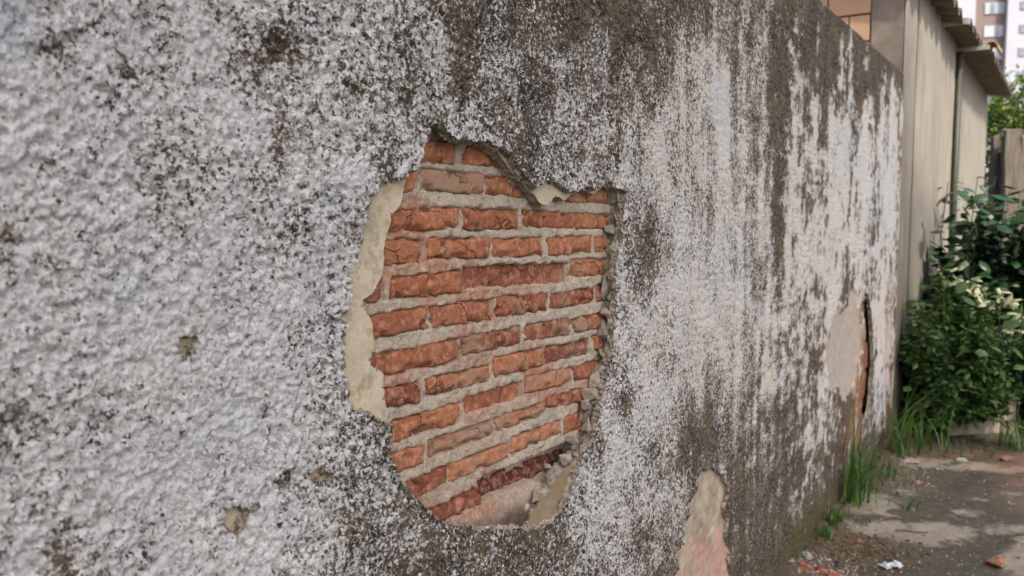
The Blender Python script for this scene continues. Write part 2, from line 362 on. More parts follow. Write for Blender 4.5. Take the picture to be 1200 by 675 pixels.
SCAR = [(825,547),(830,551),(836,547),(843,552),(849,557),(852,568),(856,580),(851,596),(855,610),(853,626),(859,645),(857,660),(861,675),(860,720),(862,780),(770,780),(780,720),(786,680),(795,662),(790,648),(801,634),(799,616),(808,600),(806,590),(816,574),(817,560)]
CHIPS = [[(208,412),(213,398),(222,392),(232,391),(230,402),(226,412),(224,421),(216,414)],
         [(265,600),(275,595),(290,594),(305,591),(309,596),(296,604),(288,615),(279,629),(266,626),(264,612)],
         [(722,181),(726,179),(727,190),(725,200),(721,197),(721,188)],
         [(366,551),(378,546),(390,556),(386,566),(370,562)]]
CRACK = [(1015,343),(1018,345),(1021,362),(1024,388),(1025,412),(1024,440),(1021,470),(1017,492),(1011,484),(1012,450),(1013,420),(1014,395),(1014,368)]
def poly(px, x): return [onwall(a, b, x) for a, b in px]

ux = (np.array([onwall(p, 330)[0] for p in np.arange(-6, 1062, 1.55)]))
ys = np.concatenate([np.arange(YBEG, ux[0], .0065), ux[ux < YEND], [YEND]])
zs = np.concatenate([np.arange(-.08, TOP-.02, .0033), [TOP-.016, TOP-.008, TOP]])
Yg, Zg = np.meshgrid(ys, zs, indexing='ij')
def blobs(Y, Z, pts):
    """blobs given in photo pixels, laid on the wall face"""
    v = np.zeros(Y.shape)
    for px, py, rx, ry, a in pts:
        y0, z0 = onwall(px, py); ry_ = abs(onwall(px+rx, py)[0]-onwall(px-rx, py)[0])/2; rz_ = abs(onwall(px, py-ry)[1]-onwall(px, py+ry)[1])/2
        v = np.maximum(v, a*np.exp(-((Y-y0)/ry_)**2-((Z-z0)/rz_)**2))
    return v
def surf_h(Y, Z):
    h = (fbm(Y*1.6, Z*1.6, 21, 3)-.5)*.022 + (fbm(Y*6, Z*6, 22, 3)-.5)*.009
    a = 1-np.minimum(worley(Y*92+fbm(Y*60, Z*60, 2, 2)*1.2, Z*92, 31), 1); b = 1-np.minimum(worley(Y*175, Z*175, 37), 1)
    amp = (.55+.9*fbm(Y*3.5, Z*3.5, 41, 3))*(1-.75*sst(5.3, 5.9, Y))
    bare = BARE(Y, Z)
    fd = sst(3.0, 1.7, Y); mid = 1-np.minimum(worley(Y*30, Z*42, 33), 1)
    pit = sst(.56, .68, fbm(Y*75, Z*75, 35, 2))
    h = h + amp*((a*.0055+b*.0035+(vn(Y*300, Z*300, 5)-.5)*.003-pit*.006)*fd+mid*.006*(1-fd))*(1-.85*bare)
    return h - .004*amp - .007*bare
def BARE(Y, Z): return sst(.42, .58, (fbm(Y*9, Z*16, 75, 3)-.5)*.5+blobs(Y, Z, [(992, 405, 19, 40, 1.8), (1001, 358, 6, 18, 1.3), (996, 440, 12, 30, 1.)]))
hh = surf_h(Yg, Zg)
hh -= .05*sst(TOP-.05, TOP, Zg)**2
# dirt map read off the photo
DX = np.arange(0, 1051, 75.); DY = np.arange(0, 676, 75.)
DM = np.array([
 [.35,.30,.30,.30,.40,.46,.62,.78,.78,.84,.92,.74,.86,.98,1.],
 [.36,.36,.30,.30,.46,.42,.52,.72,.72,.78,.72,.50,.76,.80,.90],
 [.30,.30,.26,.30,.36,.36,.50,.60,.72,.64,.60,.46,.64,.52,.45],
 [.30,.26,.22,.26,.30,.36,.42,.50,.62,.52,.54,.46,.58,.48,.34],
 [.36,.26,.25,.25,.30,.40,.42,.50,.55,.55,.64,.50,.52,.46,.36],
 [.36,.26,.22,.25,.30,.42,.45,.50,.52,.50,.54,.50,.46,.52,.42],
 [.45,.32,.22,.22,.28,.46,.52,.52,.52,.55,.55,.52,.56,.62,.52],
 [.38,.32,.22,.22,.26,.42,.62,.62,.55,.50,.56,.66,.76,.78,.72],
 [.42,.32,.22,.22,.30,.50,.70,.76,.70,.60,.60,.72,.86,.92,.82],
 [.46,.36,.30,.26,.32,.56,.72,.76,.76,.66,.70,.82,.92,.96,.92]])
def project(Y, Z):
    r = np.stack([np.zeros_like(Y)-CAM[0], Y-CAM[1], Z-CAM[2]], -1)
    d = np.maximum(r@FW, .05); return 600+FPX*(r@RT)/d, 337.5-FPX*(r@UP)/d
PX, PY = project(Yg, Zg)
fx = np.clip(PX/75, 0, len(DX)-1.001); fy = np.clip(PY/75, 0, len(DY)-1.001)
ix = fx.astype(int); iy = fy.astype(int); fx -= ix; fy -= iy
dirt = (DM[iy, ix]*(1-fx)+DM[iy, ix+1]*fx)*(1-fy)+(DM[iy+1, ix]*(1-fx)+DM[iy+1, ix+1]*fx)*fy
dirt = .445+(dirt-.5)*np.where(dirt > .55, .60, .46)+.012*sst(.5, .6, dirt)-.02*sst(.62, .45, dirt)*sst(1.9, 2.6, Yg)
out = (PX < 0); dirt = np.where(out, .39, dirt)
far = sst(2.0, 4.0, Yg)
streak = fbm(Yg*(9-3*far), Zg*.55+Yg*.3, 51, 4)-.5
streak2 = fbm(Yg*26, Zg*1.3, 55, 3)-.5
up_ = sst(1.2, 2.2, Zg)
dirt = dirt + streak*(.10+.62*far)*(.30+.70*up_) + streak2*(.06+.34*far) + (fbm(Yg*3, Zg*3, 57, 4)-.5)*(.18+.14*far) + (fbm(Yg*14, Zg*12, 58, 3)-.5)*.30 + (vn(Yg*30, Zg*45, 67)-.5)*.30*sst(2.8, 4.2, Yg) + ((fbm(Yg*12, Zg*10, 65, 3)-.5)*.55+(fbm(Yg*22, Zg*22, 66, 2)-.5)*.5)*far*sst(2.6, 4.2, Yg) +.012*sst(1.6, 1.0, Yg)+.035*sst(3.0, 4.0, Yg)+.05*sst(4.2, 5.4, Yg)*sst(2.2, 1.6, Zg)
dirt = dirt + .62*(.2+1.5*fbm(Yg*16, Zg*16, 59, 3))*blobs(Yg, Zg, [(745, 55, 34, 60, .22), (690, 20, 30, 40, .12), (911, 120, 8, 90, .5), (911, 210, 6, 90, .45), (1020, 90, 7, 30, .4), (965, 60, 20, 50, .3), (270, 15, 22, 16, .28), (325, 45, 18, 26, .28), (328, 165, 8, 40, .3), (55, 55, 20, 10, .22), (28, 485, 20, 14, .25),
        (168, 450, 6, 6, .4), (315, 490, 5, 50, .25), (338, 560, 10, 18, .4), (375, 555, 14, 16, .3), (75, 640, 16, 36, .25), (15, 300, 20, 80, .12), (760, 290, 14, 40, .3), (735, 470, 14, 16, .25), (820, 520, 20, 40, .3), (540, 90, 18, 50, .25), (475, 120, 12, 26, .25)])
dirt = dirt - .55*blobs(Yg, Zg, [(850, 130, 7, 90, .4), (838, 60, 8, 60, .35), (930, 200, 10, 100, .3), (985, 210, 12, 90, .35), (1012, 230, 8, 120, .25), (1038, 250, 14, 150, .18), (660, 75, 14, 12, .4), (672, 128, 14, 24, .3), (720, 560, 20, 40, .2), (905, 440, 16, 30, .3), (1035, 440, 8, 70, .35)])
topband = sst(.30, .0, TOP-Zg+(fbm(Yg*7, Zg*.5, 61, 4)-.5)*.55); dirt = np.maximum(dirt, topband*(.80+.25*fbm(Yg*9, Zg*3, 68))*sst(1.0, 3.5, Yg))
dirt = dirt + .22*sst(.35, .0, Zg+(fbm(Yg*5, Zg*2, 63)-.5)*.3)
blue = blobs(Yg, Zg, [(8, 30, 40, 40, .8), (395, 235, 16, 30, .8), (380, 350, 20, 40, .35), (150, 330, 50, 50, .35), (850, 130, 16, 50, .8), (870, 300, 30, 60, .3), (1035, 230, 18, 90, .7), (1032, 470, 12, 40, .8), (1000, 160, 16, 60, .6), (640, 130, 12, 20, .3), (260, 520, 50, 60, .3)])
blue *= .4+.9*fbm(Yg*9, Zg*9, 71, 3)
moss = blobs(Yg, Zg, [(935, 640, 26, 24, 1.), (965, 600, 18, 20, .8), (925, 665, 18, 14, 1.), (500, 90, 40, 60, .25), (470, 560, 20, 30, .3), (960, 660, 60, 18, .6)])
moss = np.maximum(moss, .9*sst(.16, .02, Zg+(fbm(Yg*6, Zg*6, 77)-.5)*.2)*sst(3.2, 4.2, Yg))
warm = np.clip(.12+.75*sst(1.3, 3.0, Yg)+.3*sst(.45, .8, dirt), 0, 1)
rust = blobs(Yg, Zg, [(1057, 220, 4, 80, 1.), (1053, 330, 4, 60, .9), (1040, 400, 3, 60, .8), (1010, 400, 4, 50, 1.6), (1007, 455, 7, 45, 1.9), (1002, 500, 9, 30, 1.3), (1045, 460, 4, 50, .6)])
bare = BARE(Yg, Zg)

def cut_sheet(name, Y, Z, h, x0, holes, mats, depth, attrs, rings=6, jag=.005, outer_depth=None, slope=None):
    """height-field sheet on the wall plane with cut-outs and broken edges"""
    ni, nj = Y.shape; keep = np.ones((ni, nj), bool); Yn = Y.copy(); Zn = Z.copy()
    for hp in holes:
        a = np.array(hp); m = .03
        i0, i1 = np.searchsorted(Y[:, 0], [a[:, 0].min()-m, a[:, 0].max()+m]); j0, j1 = np.searchsorted(Z[0], [a[:, 1].min()-m, a[:, 1].max()+m])
        if i1 <= i0+1 or j1 <= j0+1: continue
        y = Y[i0:i1, j0:j1]; z = Z[i0:i1, j0:j1]
        wy = (fbm(y*55, z*55, 81, 3)-.5)*jag*3+(vn(y*210, z*210, 83)-.5)*jag; wz = (fbm(y*55, z*55, 82, 3)-.5)*jag*3+(vn(y*210, z*210, 84)-.5)*jag
        d, qy, qz = polysdf(y+wy, z+wz, hp)
        keep[i0:i1, j0:j1] &= d > 0
        cell = max(.0075, 1.05*(Y[min(i1, ni-1), 0]-Y[min(i1, ni-1)-1, 0])); sn = (d > 0) & (d < cell)
        Yn[i0:i1, j0:j1] = np.where(sn, qy-wy, Yn[i0:i1, j0:j1]); Zn[i0:i1, j0:j1] = np.where(sn, qz-wz, Zn[i0:i1, j0:j1])
    idx = np.arange(ni*nj).reshape(ni, nj); f = gridfaces(idx); k = keep.ravel(); f = f[k[f].all(1)]
    co = np.stack([x0+h, Yn, Zn], -1).reshape(-1, 3)
    e = np.concatenate([f[:, [0, 1]], f[:, [1, 2]], f[:, [2, 3]], f[:, [3, 0]]]); key = np.sort(e, 1); kk = key[:, 0].astype(np.int64)*(ni*nj)+key[:, 1]
    u, inv, cnt = np.unique(kk, return_inverse=True, return_counts=True); be = e[cnt[inv] == 1]
    bv = np.unique(be); nb = len(bv); lut = np.full(ni*nj, -1); lut[bv] = np.arange(nb)
    nrm = np.zeros((nb, 2)); ev = co[be[:, 1]][:, 1:]-co[be[:, 0]][:, 1:]; pn = np.stack([ev[:, 1], -ev[:, 0]], -1); pn /= np.linalg.norm(pn, axis=1, keepdims=True)+1e-9
    np.add.at(nrm, lut[be[:, 0]], pn); np.add.at(nrm, lut[be[:, 1]], pn); nrm /= np.linalg.norm(nrm, axis=1, keepdims=True)+1e-9
    bc = co[bv]; yb, zb = bc[:, 1], bc[:, 2]
    ringco = []
    for r in range(rings+1):
        t = r/rings; q = (fbm(yb*70+r*3.1, zb*70+r*7.7, 90+r, 3)-.5)*.020*(1 if 0 < r else 0)+(vn(yb*190+r*5.3, zb*190+r*2.1, 99)-.5)*.007*(1 if 0 < r else 0) + (-.003+.007*t if r else 0)
        if slope is not None: q = q + slope(yb, zb)*t
        edge = (yb < Y[0, 0]+.01) | (yb > Y[-1, 0]-.01) | (zb < Z[0, 0]+.01) | (zb > Z[0, -1]-.01); q = np.where(edge, 0, q)
        xx = bc[:, 0]-(depth*t)*(1+(fbm(yb*40, zb*40, 95+r)-.5)*.3*(1 if 0 < r < rings else 0))
        ringco.append(np.stack([xx, yb+nrm[:, 0]*q, zb+nrm[:, 1]*q], -1))
    base = ni*nj; sf = []
    a = lut[be[:, 0]]; b = lut[be[:, 1]]
    for r in range(rings): sf.append(np.stack([base+r*nb+b, base+r*nb+a, base+(r+1)*nb+a, base+(r+1)*nb+b], -1))
    sf = np.concatenate(sf); allf = np.concatenate([f, sf]); allc = np.concatenate([co]+ringco)
    used = np.unique(allf); re = np.full(len(allc), -1); re[used] = np.arange(len(used))
    at = {}
    for kx, v in attrs.items(): at[kx] = np.concatenate([v.ravel()]+[v.ravel()[bv]]*(rings+1))[used]
    o = mesh_np(name, allc[used], re[allf], mats, attrs=at, mi=np.r_[np.zeros(len(f)), np.ones(len(sf))])
    return under(o)

cut_sheet('plaster', Yg, Zg, hh, 0., [poly(HOLE, 0), poly(SCAR, 0), poly(CRACK, 0)]+[poly(c, 0) for c in CHIPS], [M['rough'], M['broken']], .020, dict(dirt=dirt, blue=blue, moss=moss, bare=bare, rust=rust, warm=warm))

# base coat behind the roughcast, shown where it broke away
def base_patch(px0, py0, px1, py1, step, x0, holes=(), depth=.03, amp=.006, at=None, slope=None, name='base_coat'):
    y0 = onwall(px0, (py0+py1)/2)[0]; y1 = onwall(px1, (py0+py1)/2)[0]
    zz = [onwall(a, b)[1] for a in (px0, px1) for b in (py0, py1)]
    Y, Z = np.meshgrid(np.arange(y0, y1, step), np.arange(min(zz), max(zz), step), indexing='ij')
    h = (fbm(Y*7, Z*7, 101, 3)-.5)*amp*2+(fbm(Y*45, Z*45, 103, 4)-.5)*amp*1.1
    # follow the large waves of the face in front so that it never pokes through
    h = h + (fbm(Y*1.6, Z*1.6, 21, 3)-.5)*.022
    z = np.zeros(Y.shape); A = dict(ochre=z, grey=z, pink=z)
    if at: A.update(at(Y, Z))
    return cut_sheet(name, Y, Z, h, x0, holes, [M['base'], M['broken']], depth, A, jag=.003, slope=slope)
def atA(Y, Z):
    oc = blobs(Y, Z, [(665, 570, 40, 60, 1.6), (692, 490, 16, 50, .8), (640, 600, 30, 35, 1.5)])
    gr = blobs(Y, Z, [(590, 180, 60, 45, 1.3), (720, 350, 14, 130, 1.1), (725, 225, 24, 24, 1.2), (690, 215, 26, 12, .7)])
    return dict(ochre=np.clip(oc*(.5+.8*fbm(Y*20, Z*20, 5)), 0, 1), grey=np.clip(gr, 0, 1))
base_patch(385, 120, 760, 660, .0045, -.017, [poly(BHOLE, -.017)], .034, .004, atA)
def atS(Y, Z):
    zz = onwall(825, 632)[1]
    return dict(grey=.25+.6*sst(.4, .6, fbm(Y*12, Z*8, 9)), pink=sst(.06, -.05, Z-zz+(fbm(Y*14, Z*6, 6)-.5)*.12))
base_patch(740, 500, 900, 800, .006, -.017, (), .02, .009, atS)
base_patch(190, 370, 250, 440, .004, -.013, (), .02, .003, lambda Y, Z: dict(grey=np.full(Y.shape, .55)))
base_patch(245, 570, 330, 650, .004, -.013, (), .02, .003, lambda Y, Z: dict(grey=np.full(Y.shape, .15)))
base_patch(350, 530, 405, 580, .004, -.012, (), .02, .003, lambda Y, Z: dict(ochre=np.full(Y.shape, .6)))
base_patch(712, 168, 738, 210, .005, -.022, (), .02, .003, lambda Y, Z: dict(grey=np.full(Y.shape, .9)))

# bricks: corner pixels TL, TR, BR, BL, face depth, colour, dust
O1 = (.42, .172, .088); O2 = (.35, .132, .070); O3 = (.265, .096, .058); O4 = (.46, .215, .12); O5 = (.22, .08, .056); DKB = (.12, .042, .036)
BR = [
 ((500,163),(536,168),(533,192.5),(493,190.7),0,O1,.1), ((549,170),(606,172),(606,197),(542,191.6),0,O1,.2),
 ((464,207),(491.5,200),(488,225),(464,225),0,O1,.1), ((494,197),(570,204),(568,228),(493,222.7),0,(.47,.235,.15),.75), ((571.5,205),(601,208),(600,230.5),(571.5,228),0,O1,.2), ((603,209),(662,214),(662,235),(602,231),0,O1,.1), ((664,214),(686,217),(686,237.5),(664,235.5),0,O4,.1), ((688,217),(722,220),(721,240.5),(688,238),0,O4,.2),
 ((455,246),(540.5,243),(540.5,267),(458,273),0,O1,.15), ((543,244),(609,245),(608,268.8),(545,269),0,O2,.1), ((614,246),(674,250),(674,268),(614,266),-.004,O2,.05), ((675.6,250),(719,252),(718,269.2),(675.6,267.8),0,O1,.1),
 ((448,280.8),(497,280),(496,307),(448,310.8),0,O1,.3), ((501.4,280),(576,279),(573,302.5),(504,303.4),0,O1,.1), ((579.6,280),(638,278.5),(636.5,299.8),(579.6,302),0,O1,.15), ((642.7,279),(693.4,276),(693.4,295.4),(643.6,299.8),0,O1,.05), ((696,277.6),(715,276.3),(714,294.5),(698,295.4),0,O1,.1),
 ((424,333),(450,327),(451.6,352),(424,357),0,O2,.1), ((460.5,325.6),(541.4,317.6),(541.4,342.5),(458.7,351.4),0,O2,.1), ((544,313),(667,308),(666.7,330),(544,339),-.016,O3,.0), ((670.3,303.4),(715,303.4),(714,323),(668.5,324.4),0,O1,.25),
 ((430,372),(504,358.7),(503,385),(432,397.8),0,O2,.1), ((507,360),(580,349.6),(579,374.5),(506.7,385),0,O2,.1), ((584,348.7),(643,343.4),(641.8,364),(583,372),0,O2,.3), ((646.3,344.5),(697,337),(697,355),(644.5,362),0,O3,.3), ((699.6,335.4),(714,332.4),(714,352),(699.6,354),0,O3,.1),
 ((428,419),(453.4,413.4),(453.4,437.4),(428,441),-.002,O3,.1), ((455,414),(540.5,396.5),(541.4,423),(455,440),0,O2,.15), ((543,395.6),(610.7,382.2),(610.7,402.7),(544,417.8),0,O3,.55), ((616,381.3),(668.5,372.5),(668.5,392),(616,399.5),0,O3,.35), ((670.3,375),(710,365),(709,384.6),(675,390),0,O2,.45),
 ((446,458),(493.4,447),(492.5,472),(450,479.4),0,O3,.1), ((501.4,443.6),(575,428.5),(574,447),(502.3,466.7),0,O1,.5), ((579.6,419.6),(636.5,408),(637.4,428.5),(581.3,443.6),0,O1,.35), ((640,407),(691.6,396.5),(691.6,414.3),(639,425.8),0,O5,.25), ((695,394),(706,391.5),(707,408),(698,410.7),.001,O1,.0),
 ((452,498.5),(540.3,471.6),(539.4,496.5),(454,521),0,O1,.1), ((546,467),(612,447),(612,465.4),(547.4,485.8),-.011,O2,.0), ((617,442.7),(670.3,430),(670.3,449),(617,461.4),0,O4,.35), ((672,430),(707,421.4),(703,438),(675.6,447),0,O2,.2),
 ((452,536),(498.5,521.4),(496.7,543.6),(460,555),0,O1,.1), ((504.7,517),(578.5,491),(579.4,510),(505.6,537.4),0,(.33,.15,.09),.95), ((580.5,491),(640,471.8),(641.8,485),(585,505.6),0,O1,.55), ((641,467),(686,455),(684,470),(642,479),0,O2,.1),
 ((466,569),(525,546),(524,565.5),(478,590),0,O3,.1), ((527,545),(597,519),(596.7,536),(527,565),0,O4,.2), ((600,512.7),(657.8,493),(658.7,508),(600,533),0,O4,.2), ((662.3,489.6),(684,480.7),(680,502),(661.4,509),0,O2,.1),
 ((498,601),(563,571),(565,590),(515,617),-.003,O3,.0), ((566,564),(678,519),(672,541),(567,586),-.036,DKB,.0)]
XB = -.043
def brick(i, spec):
    *cs, dz, colr, dust = spec
    k_ = 1. if dz < -.008 else 0.; ex = 700*abs(dz)*k_; cq = [(cs[0][0]-ex, cs[0][1]+.3*ex*(dz < -.03)-3*k_), (cs[1][0]+ex*.4, cs[1][1]-3*k_), (cs[2][0]+ex*.4, cs[2][1]+7*k_), (cs[3][0]-ex, cs[3][1]+.3*ex*(dz < -.03)+9*k_)]
    pts = [np.array(onwall(a, b, XB+dz)) for a, b in cq]
    TL, TR, BRr, BL = pts; L = np.linalg.norm(TR-TL); Hh = np.linalg.norm(BL-TL)
    nu = max(10, int(L/.006)); nv = max(9, int(Hh/.0045))
    u = np.linspace(0, 1, nu+1); v = np.linspace(0, 1, nv+1); U, V = np.meshgrid(u, v, indexing='ij')
    P_ = ((1-U)[..., None]*(1-V)[..., None]*BL+U[..., None]*(1-V)[..., None]*BRr+U[..., None]*V[..., None]*TR+(1-U)[..., None]*V[..., None]*TL)
    Y = P_[..., 0]; Z = P_[..., 1]; so_ = i*3.7
    # ragged outline
    Y = Y+(fbm(Y*45+so_, Z*45, 7)-.5)*.009; Z = Z+(fbm(Y*38, Z*38+so_, 8)-.5)*.007+(vn(Y*140, Z*140+so_, 18)-.5)*.004; Y = Y+(vn(Y*140+so_, Z*140, 19)-.5)*.004
    ed = np.minimum(np.minimum(U, 1-U)*L, np.minimum(V, 1-V)*Hh)
    rr = .0032
    x = XB+dz-np.where(ed < rr, (1-np.sqrt(np.clip(1-(1-ed/rr)**2, 0, 1)))*rr, 0)
    rough = 2.2 if dz < -.008 else 1.
    x = x+(fbm(Y*22+so_, Z*22, 11)-.5)*.005*rough+(fbm(Y*90+so_, Z*90, 12)-.5)*.0035*rough
    chip = sst(.54, .60, fbm(Y*30+so_*2, Z*30, 13))*sst(.016, .003, ed); x = x-chip*.012; gou = sst(.66, .72, fbm(Y*24+so_*5, Z*24, 14)); x = x-gou*.006
    x = x+(hsh(np.array([i]), np.array([3]), 1)[0]-.5)*.004
    tilt = (hsh(np.array([i]), np.array([9]), 4)[0]-.5)*.006; x = x+(U-.5)*tilt
    n1, n2 = U.shape; idx = np.arange(n1*n2).reshape(n1, n2); f = gridfaces(idx)
    co = np.stack([x, Y, Z], -1).reshape(-1, 3)
    loop = np.r_[idx[:, 0], idx[-1, 1:], idx[-2::-1, -1], idx[0, -2:0:-1]]
    bk = co[loop].copy(); bk[:, 0] = XB+dz-.045; nb = len(loop); s0 = len(co)
    a = np.arange(nb); b = (a+1) % nb
    sf = np.stack([loop[b], loop[a], s0+a, s0+b], -1)
    c0 = co.mean(0); allc = np.concatenate([co, bk])
    o = mesh_np('brick', allc-c0, np.concatenate([f, sf]), M['brick'])
    o.location = c0; under(o); o.color = colr+(dust,)
    if dz < -.03: cs = [(563, 561), (682, 513), (670, 549), (565, 591)]
    return [np.array(onwall(a, b, XB)) for a, b in cs]
bpolys = [(brick(i, b), b[4]) for i, b in enumerate(BR)]

# mortar bed between and behind the bricks
y0, y1 = onwall(385, 400)[0], onwall(760, 300)[0]; z0, z1 = onwall(400, 660)[1], onwall(720, 120)[1]; z0 = min(z0, onwall(720, 650)[1])
z1 = max(z1, onwall(400, 130)[1])
Ym, Zm = np.meshgrid(np.arange(y0, y1, .0042), np.arange(z0, z1, .0035), indexing='ij')
hm = (fbm(Ym*20, Zm*20, 111, 3)-.5)*.006+(fbm(Ym*80, Zm*80, 113, 3)-.5)*.012
wy = (fbm(Ym*50, Zm*50, 115, 3)-.5)*.014; wz = (fbm(Ym*50, Zm*50, 116, 3)-.5)*.012
redm = sst(.52, .66, fbm(Ym*4+3, Zm*5, 118, 3))
redm = np.maximum(redm, blobs(Ym, Zm, [(600, 345, 60, 14, .9), (590, 372, 40, 10, .9), (560, 400, 50, 10, .6), (575, 425, 30, 20, .8), (580, 480, 40, 20, .8), (560, 520, 60, 16, .5), (590, 590, 80, 20, .5)]))
for pts, dz in bpolys:
    P_ = np.array(pts); m = .05
    i0, i1 = np.searchsorted(Ym[:, 0], [P_[:, 0].min()-m, P_[:, 0].max()+m]); j0, j1 = np.searchsorted(Zm[0], [P_[:, 1].min()-m, P_[:, 1].max()+m])
    sl = (slice(i0, i1), slice(j0, j1))
    d, _, _ = polysdf(Ym[sl]+wy[sl], Zm[sl]+wz[sl], P_)
    deep = .02-min(dz, 0)
    hm[sl] = np.where(d < .003, np.minimum(hm[sl], hm[sl]-deep*sst(.003, -.004, d)), hm[sl])
# crumbled ledge below the missing brick
lp = poly([(520, 619), (565, 598), (662, 556), (690, 542), (680, 570), (640, 640), (540, 650)], XB)
d, _, _ = polysdf(Ym, Zm, lp); led = sst(.004, -.05, d)
rub = 1-np.minimum(worley(Ym*38, Zm*45, 123), 1); hm = hm + led*(.012+.016*rub*sst(.35, .6, fbm(Ym*9, Zm*9, 122))+.020*(fbm(Ym*45, Zm*45, 121, 3)-.4)); redm = np.maximum(redm, led*.5); sand = led*(.75+.5*fbm(Ym*30, Zm*30, 125, 3))
mi_, mj_ = Ym.shape
o = mesh_np('mortar_bed', np.stack([XB-.0025+hm, Ym, Zm], -1).reshape(-1, 3), gridfaces(np.arange(mi_*mj_).reshape(mi_, mj_)), M['mortar'], attrs=dict(red=redm.ravel(), sand=np.clip(sand, 0, 1).ravel()))
under(o)

# broken chunks of render along the right edge of the hole
def rock_mesh(seed, sx, sy, sz, sub=2, n=10):
    r = random.Random(seed); b = bmesh.new()
    for _ in range(n):
        v = Vector((r.gauss(0, 1), r.gauss(0, 1), r.gauss(0, 1))).normalized()*r.uniform(.85, 1.1)
        b.verts.new((v.x*sx, v.y*sy, v.z*sz))
    h_ = bmesh.ops.convex_hull(b, input=b.verts[:]); bmesh.ops.delete(b, geom=list({v for v in b.verts if not v.link_faces}), context='VERTS')
    bmesh.ops.bevel(b, geom=b.edges[:], offset=min(sx, sy, sz)*.07, segments=1, affect='EDGES')
    return b
CH = [(727,262,6,17),(718,272,6,8),(722,300,6,13),(716,330,7,20),(721,352,6,14),(711,369,4,6),(718,376,4,6),(712,388,7,11),(716,400,5,15),(710,416,7,8),(707,431,8,10),(700,447,6,12),(694,462,9,9),(689,474,6,6),(695,486,6,13),(687,499,5,8),(674,516,7,5),(664,538,13,6),(648,560,7,9),(634,579,12,6),(614,595,6,4),(645,547,4,3)]
for i, (px, py, rx, ry) in enumerate(CH):
    px -= 2
    xw = -.030 if py < 505 else -.026
    y, z = onwall(px, py, xw); sy = rx*abs(onwall(px+1, py, xw)[0]-y)*.75; sz = ry*abs(onwall(px, py+1, xw)[1]-z)
    o = bm_obj('render_chunk', rock_mesh(i, .017, min(sy*1.3, .045), sz*(1.45 if i < 16 else 1.2)), M['rock']); o.location = (xw+random.Random(i).uniform(-.006, .005), y, z); o.rotation_euler = (random.Random(i).uniform(-.5, .5), 0, 0); under(o)
    g_ = random.Random(i).uniform(.8, 1.15); o.color = (.33*g_, .285*g_, .23*g_, 1)
o = bm_obj('render_chunk', rock_mesh(77, .008, .012, .006), M['rock']); o.location = (-.012,)+onwall(569, 619, -.012); under(o); o.color = (.6, .56, .5, 1)

# crack near the far end: exposed brick edge
for k, (a, b) in enumerate([(350, 376), (380, 410), (414, 446), (450, 482)]):
    ya, za = onwall(1000, b, -.02); yb, zb = onwall(1026, a, -.02); yb = onwall(1026, b, -.02)[0]
    o = boxo('brick', (-.10, -.042-.006*(k % 2), ya, yb, za, za+.17), M['brick'], bev=.006); under(o); o.color = O5+(.3,)
boxo_ = boxo('mortar_joint', (-.12, -.060, onwall(995, 480)[0], onwall(1030, 480)[0], onwall(1010, 490)[1], onwall(1010, 338)[1]), M['mortar']); under(boxo_)
# body of the wall behind the render
ya, yb = onwall(392, 400)[0], onwall(752, 300)[0]
o = boxo('wall_core', (-.20, -.088, YBEG+.002, YEND-.002, -.09, TOP-.035), M['core']); under(o)

# ---------------------------------------------------------------- house beyond the wall
HY0, HY1 = 6.575, 13.55
house = tag(empty('house', (-1.5, 10, 0)), 'cream painted house with corrugated roof eaves behind the far end of the wall', 'house')
def hch(o, par=house):
    o.parent = par
    if par is house: o.location = Vector((1.5, -10, 0))+o.location
    return o
Yh, Zh = np.meshgrid(np.arange(HY0, HY1+.01, .05), np.arange(-.1, 3.5, .05), indexing='ij')
gr = sst(9.0, 8.2, Yh)*sst(2.2, 1.2, Zh)+blobs(Yh, Zh, [(1077, 300, 14, 80, 1.), (1125, 150, 4, 120, .7), (1095, 200, 5, 120, .5)])
def panel(ya, yb, x):
    sel = (Yh[:, 0] >= ya-.03) & (Yh[:, 0] <= yb+.03)
    Y = Yh[sel].copy(); Z = Zh[sel]; Y[0] = ya; Y[-1] = yb
    a, b = Y.shape
    f = gridfaces(np.arange(a*b).reshape(a, b)); co = np.stack([x+(fbm(Y*2, Z*2, 131)-.5)*.012, Y, Z], -1).reshape(-1, 3)
    hch(mesh_np('wall_panel', co, f, M['house'], attrs=dict(grey=np.clip(gr[sel], 0, 1).ravel())))
panel(HY0-.012, 7.12, -.004); panel(7.123, 9.56, 0.); panel(9.60, HY1, -.01)
hch(boxo('wall_core', (-2.9, -.03, HY0+.02, HY1, -.1, 3.42), M['house']))
hch(boxo('corner_pillar', (-.225, -.012, HY0-.012, HY0+.018, 2.3, 3.28), M['pillar'], bev=.004))
hch(boxo('cap_tile', (-.30, .0, HY0-.04, HY0+.1, 3.245, 3.29), M['roof'], bev=.01))
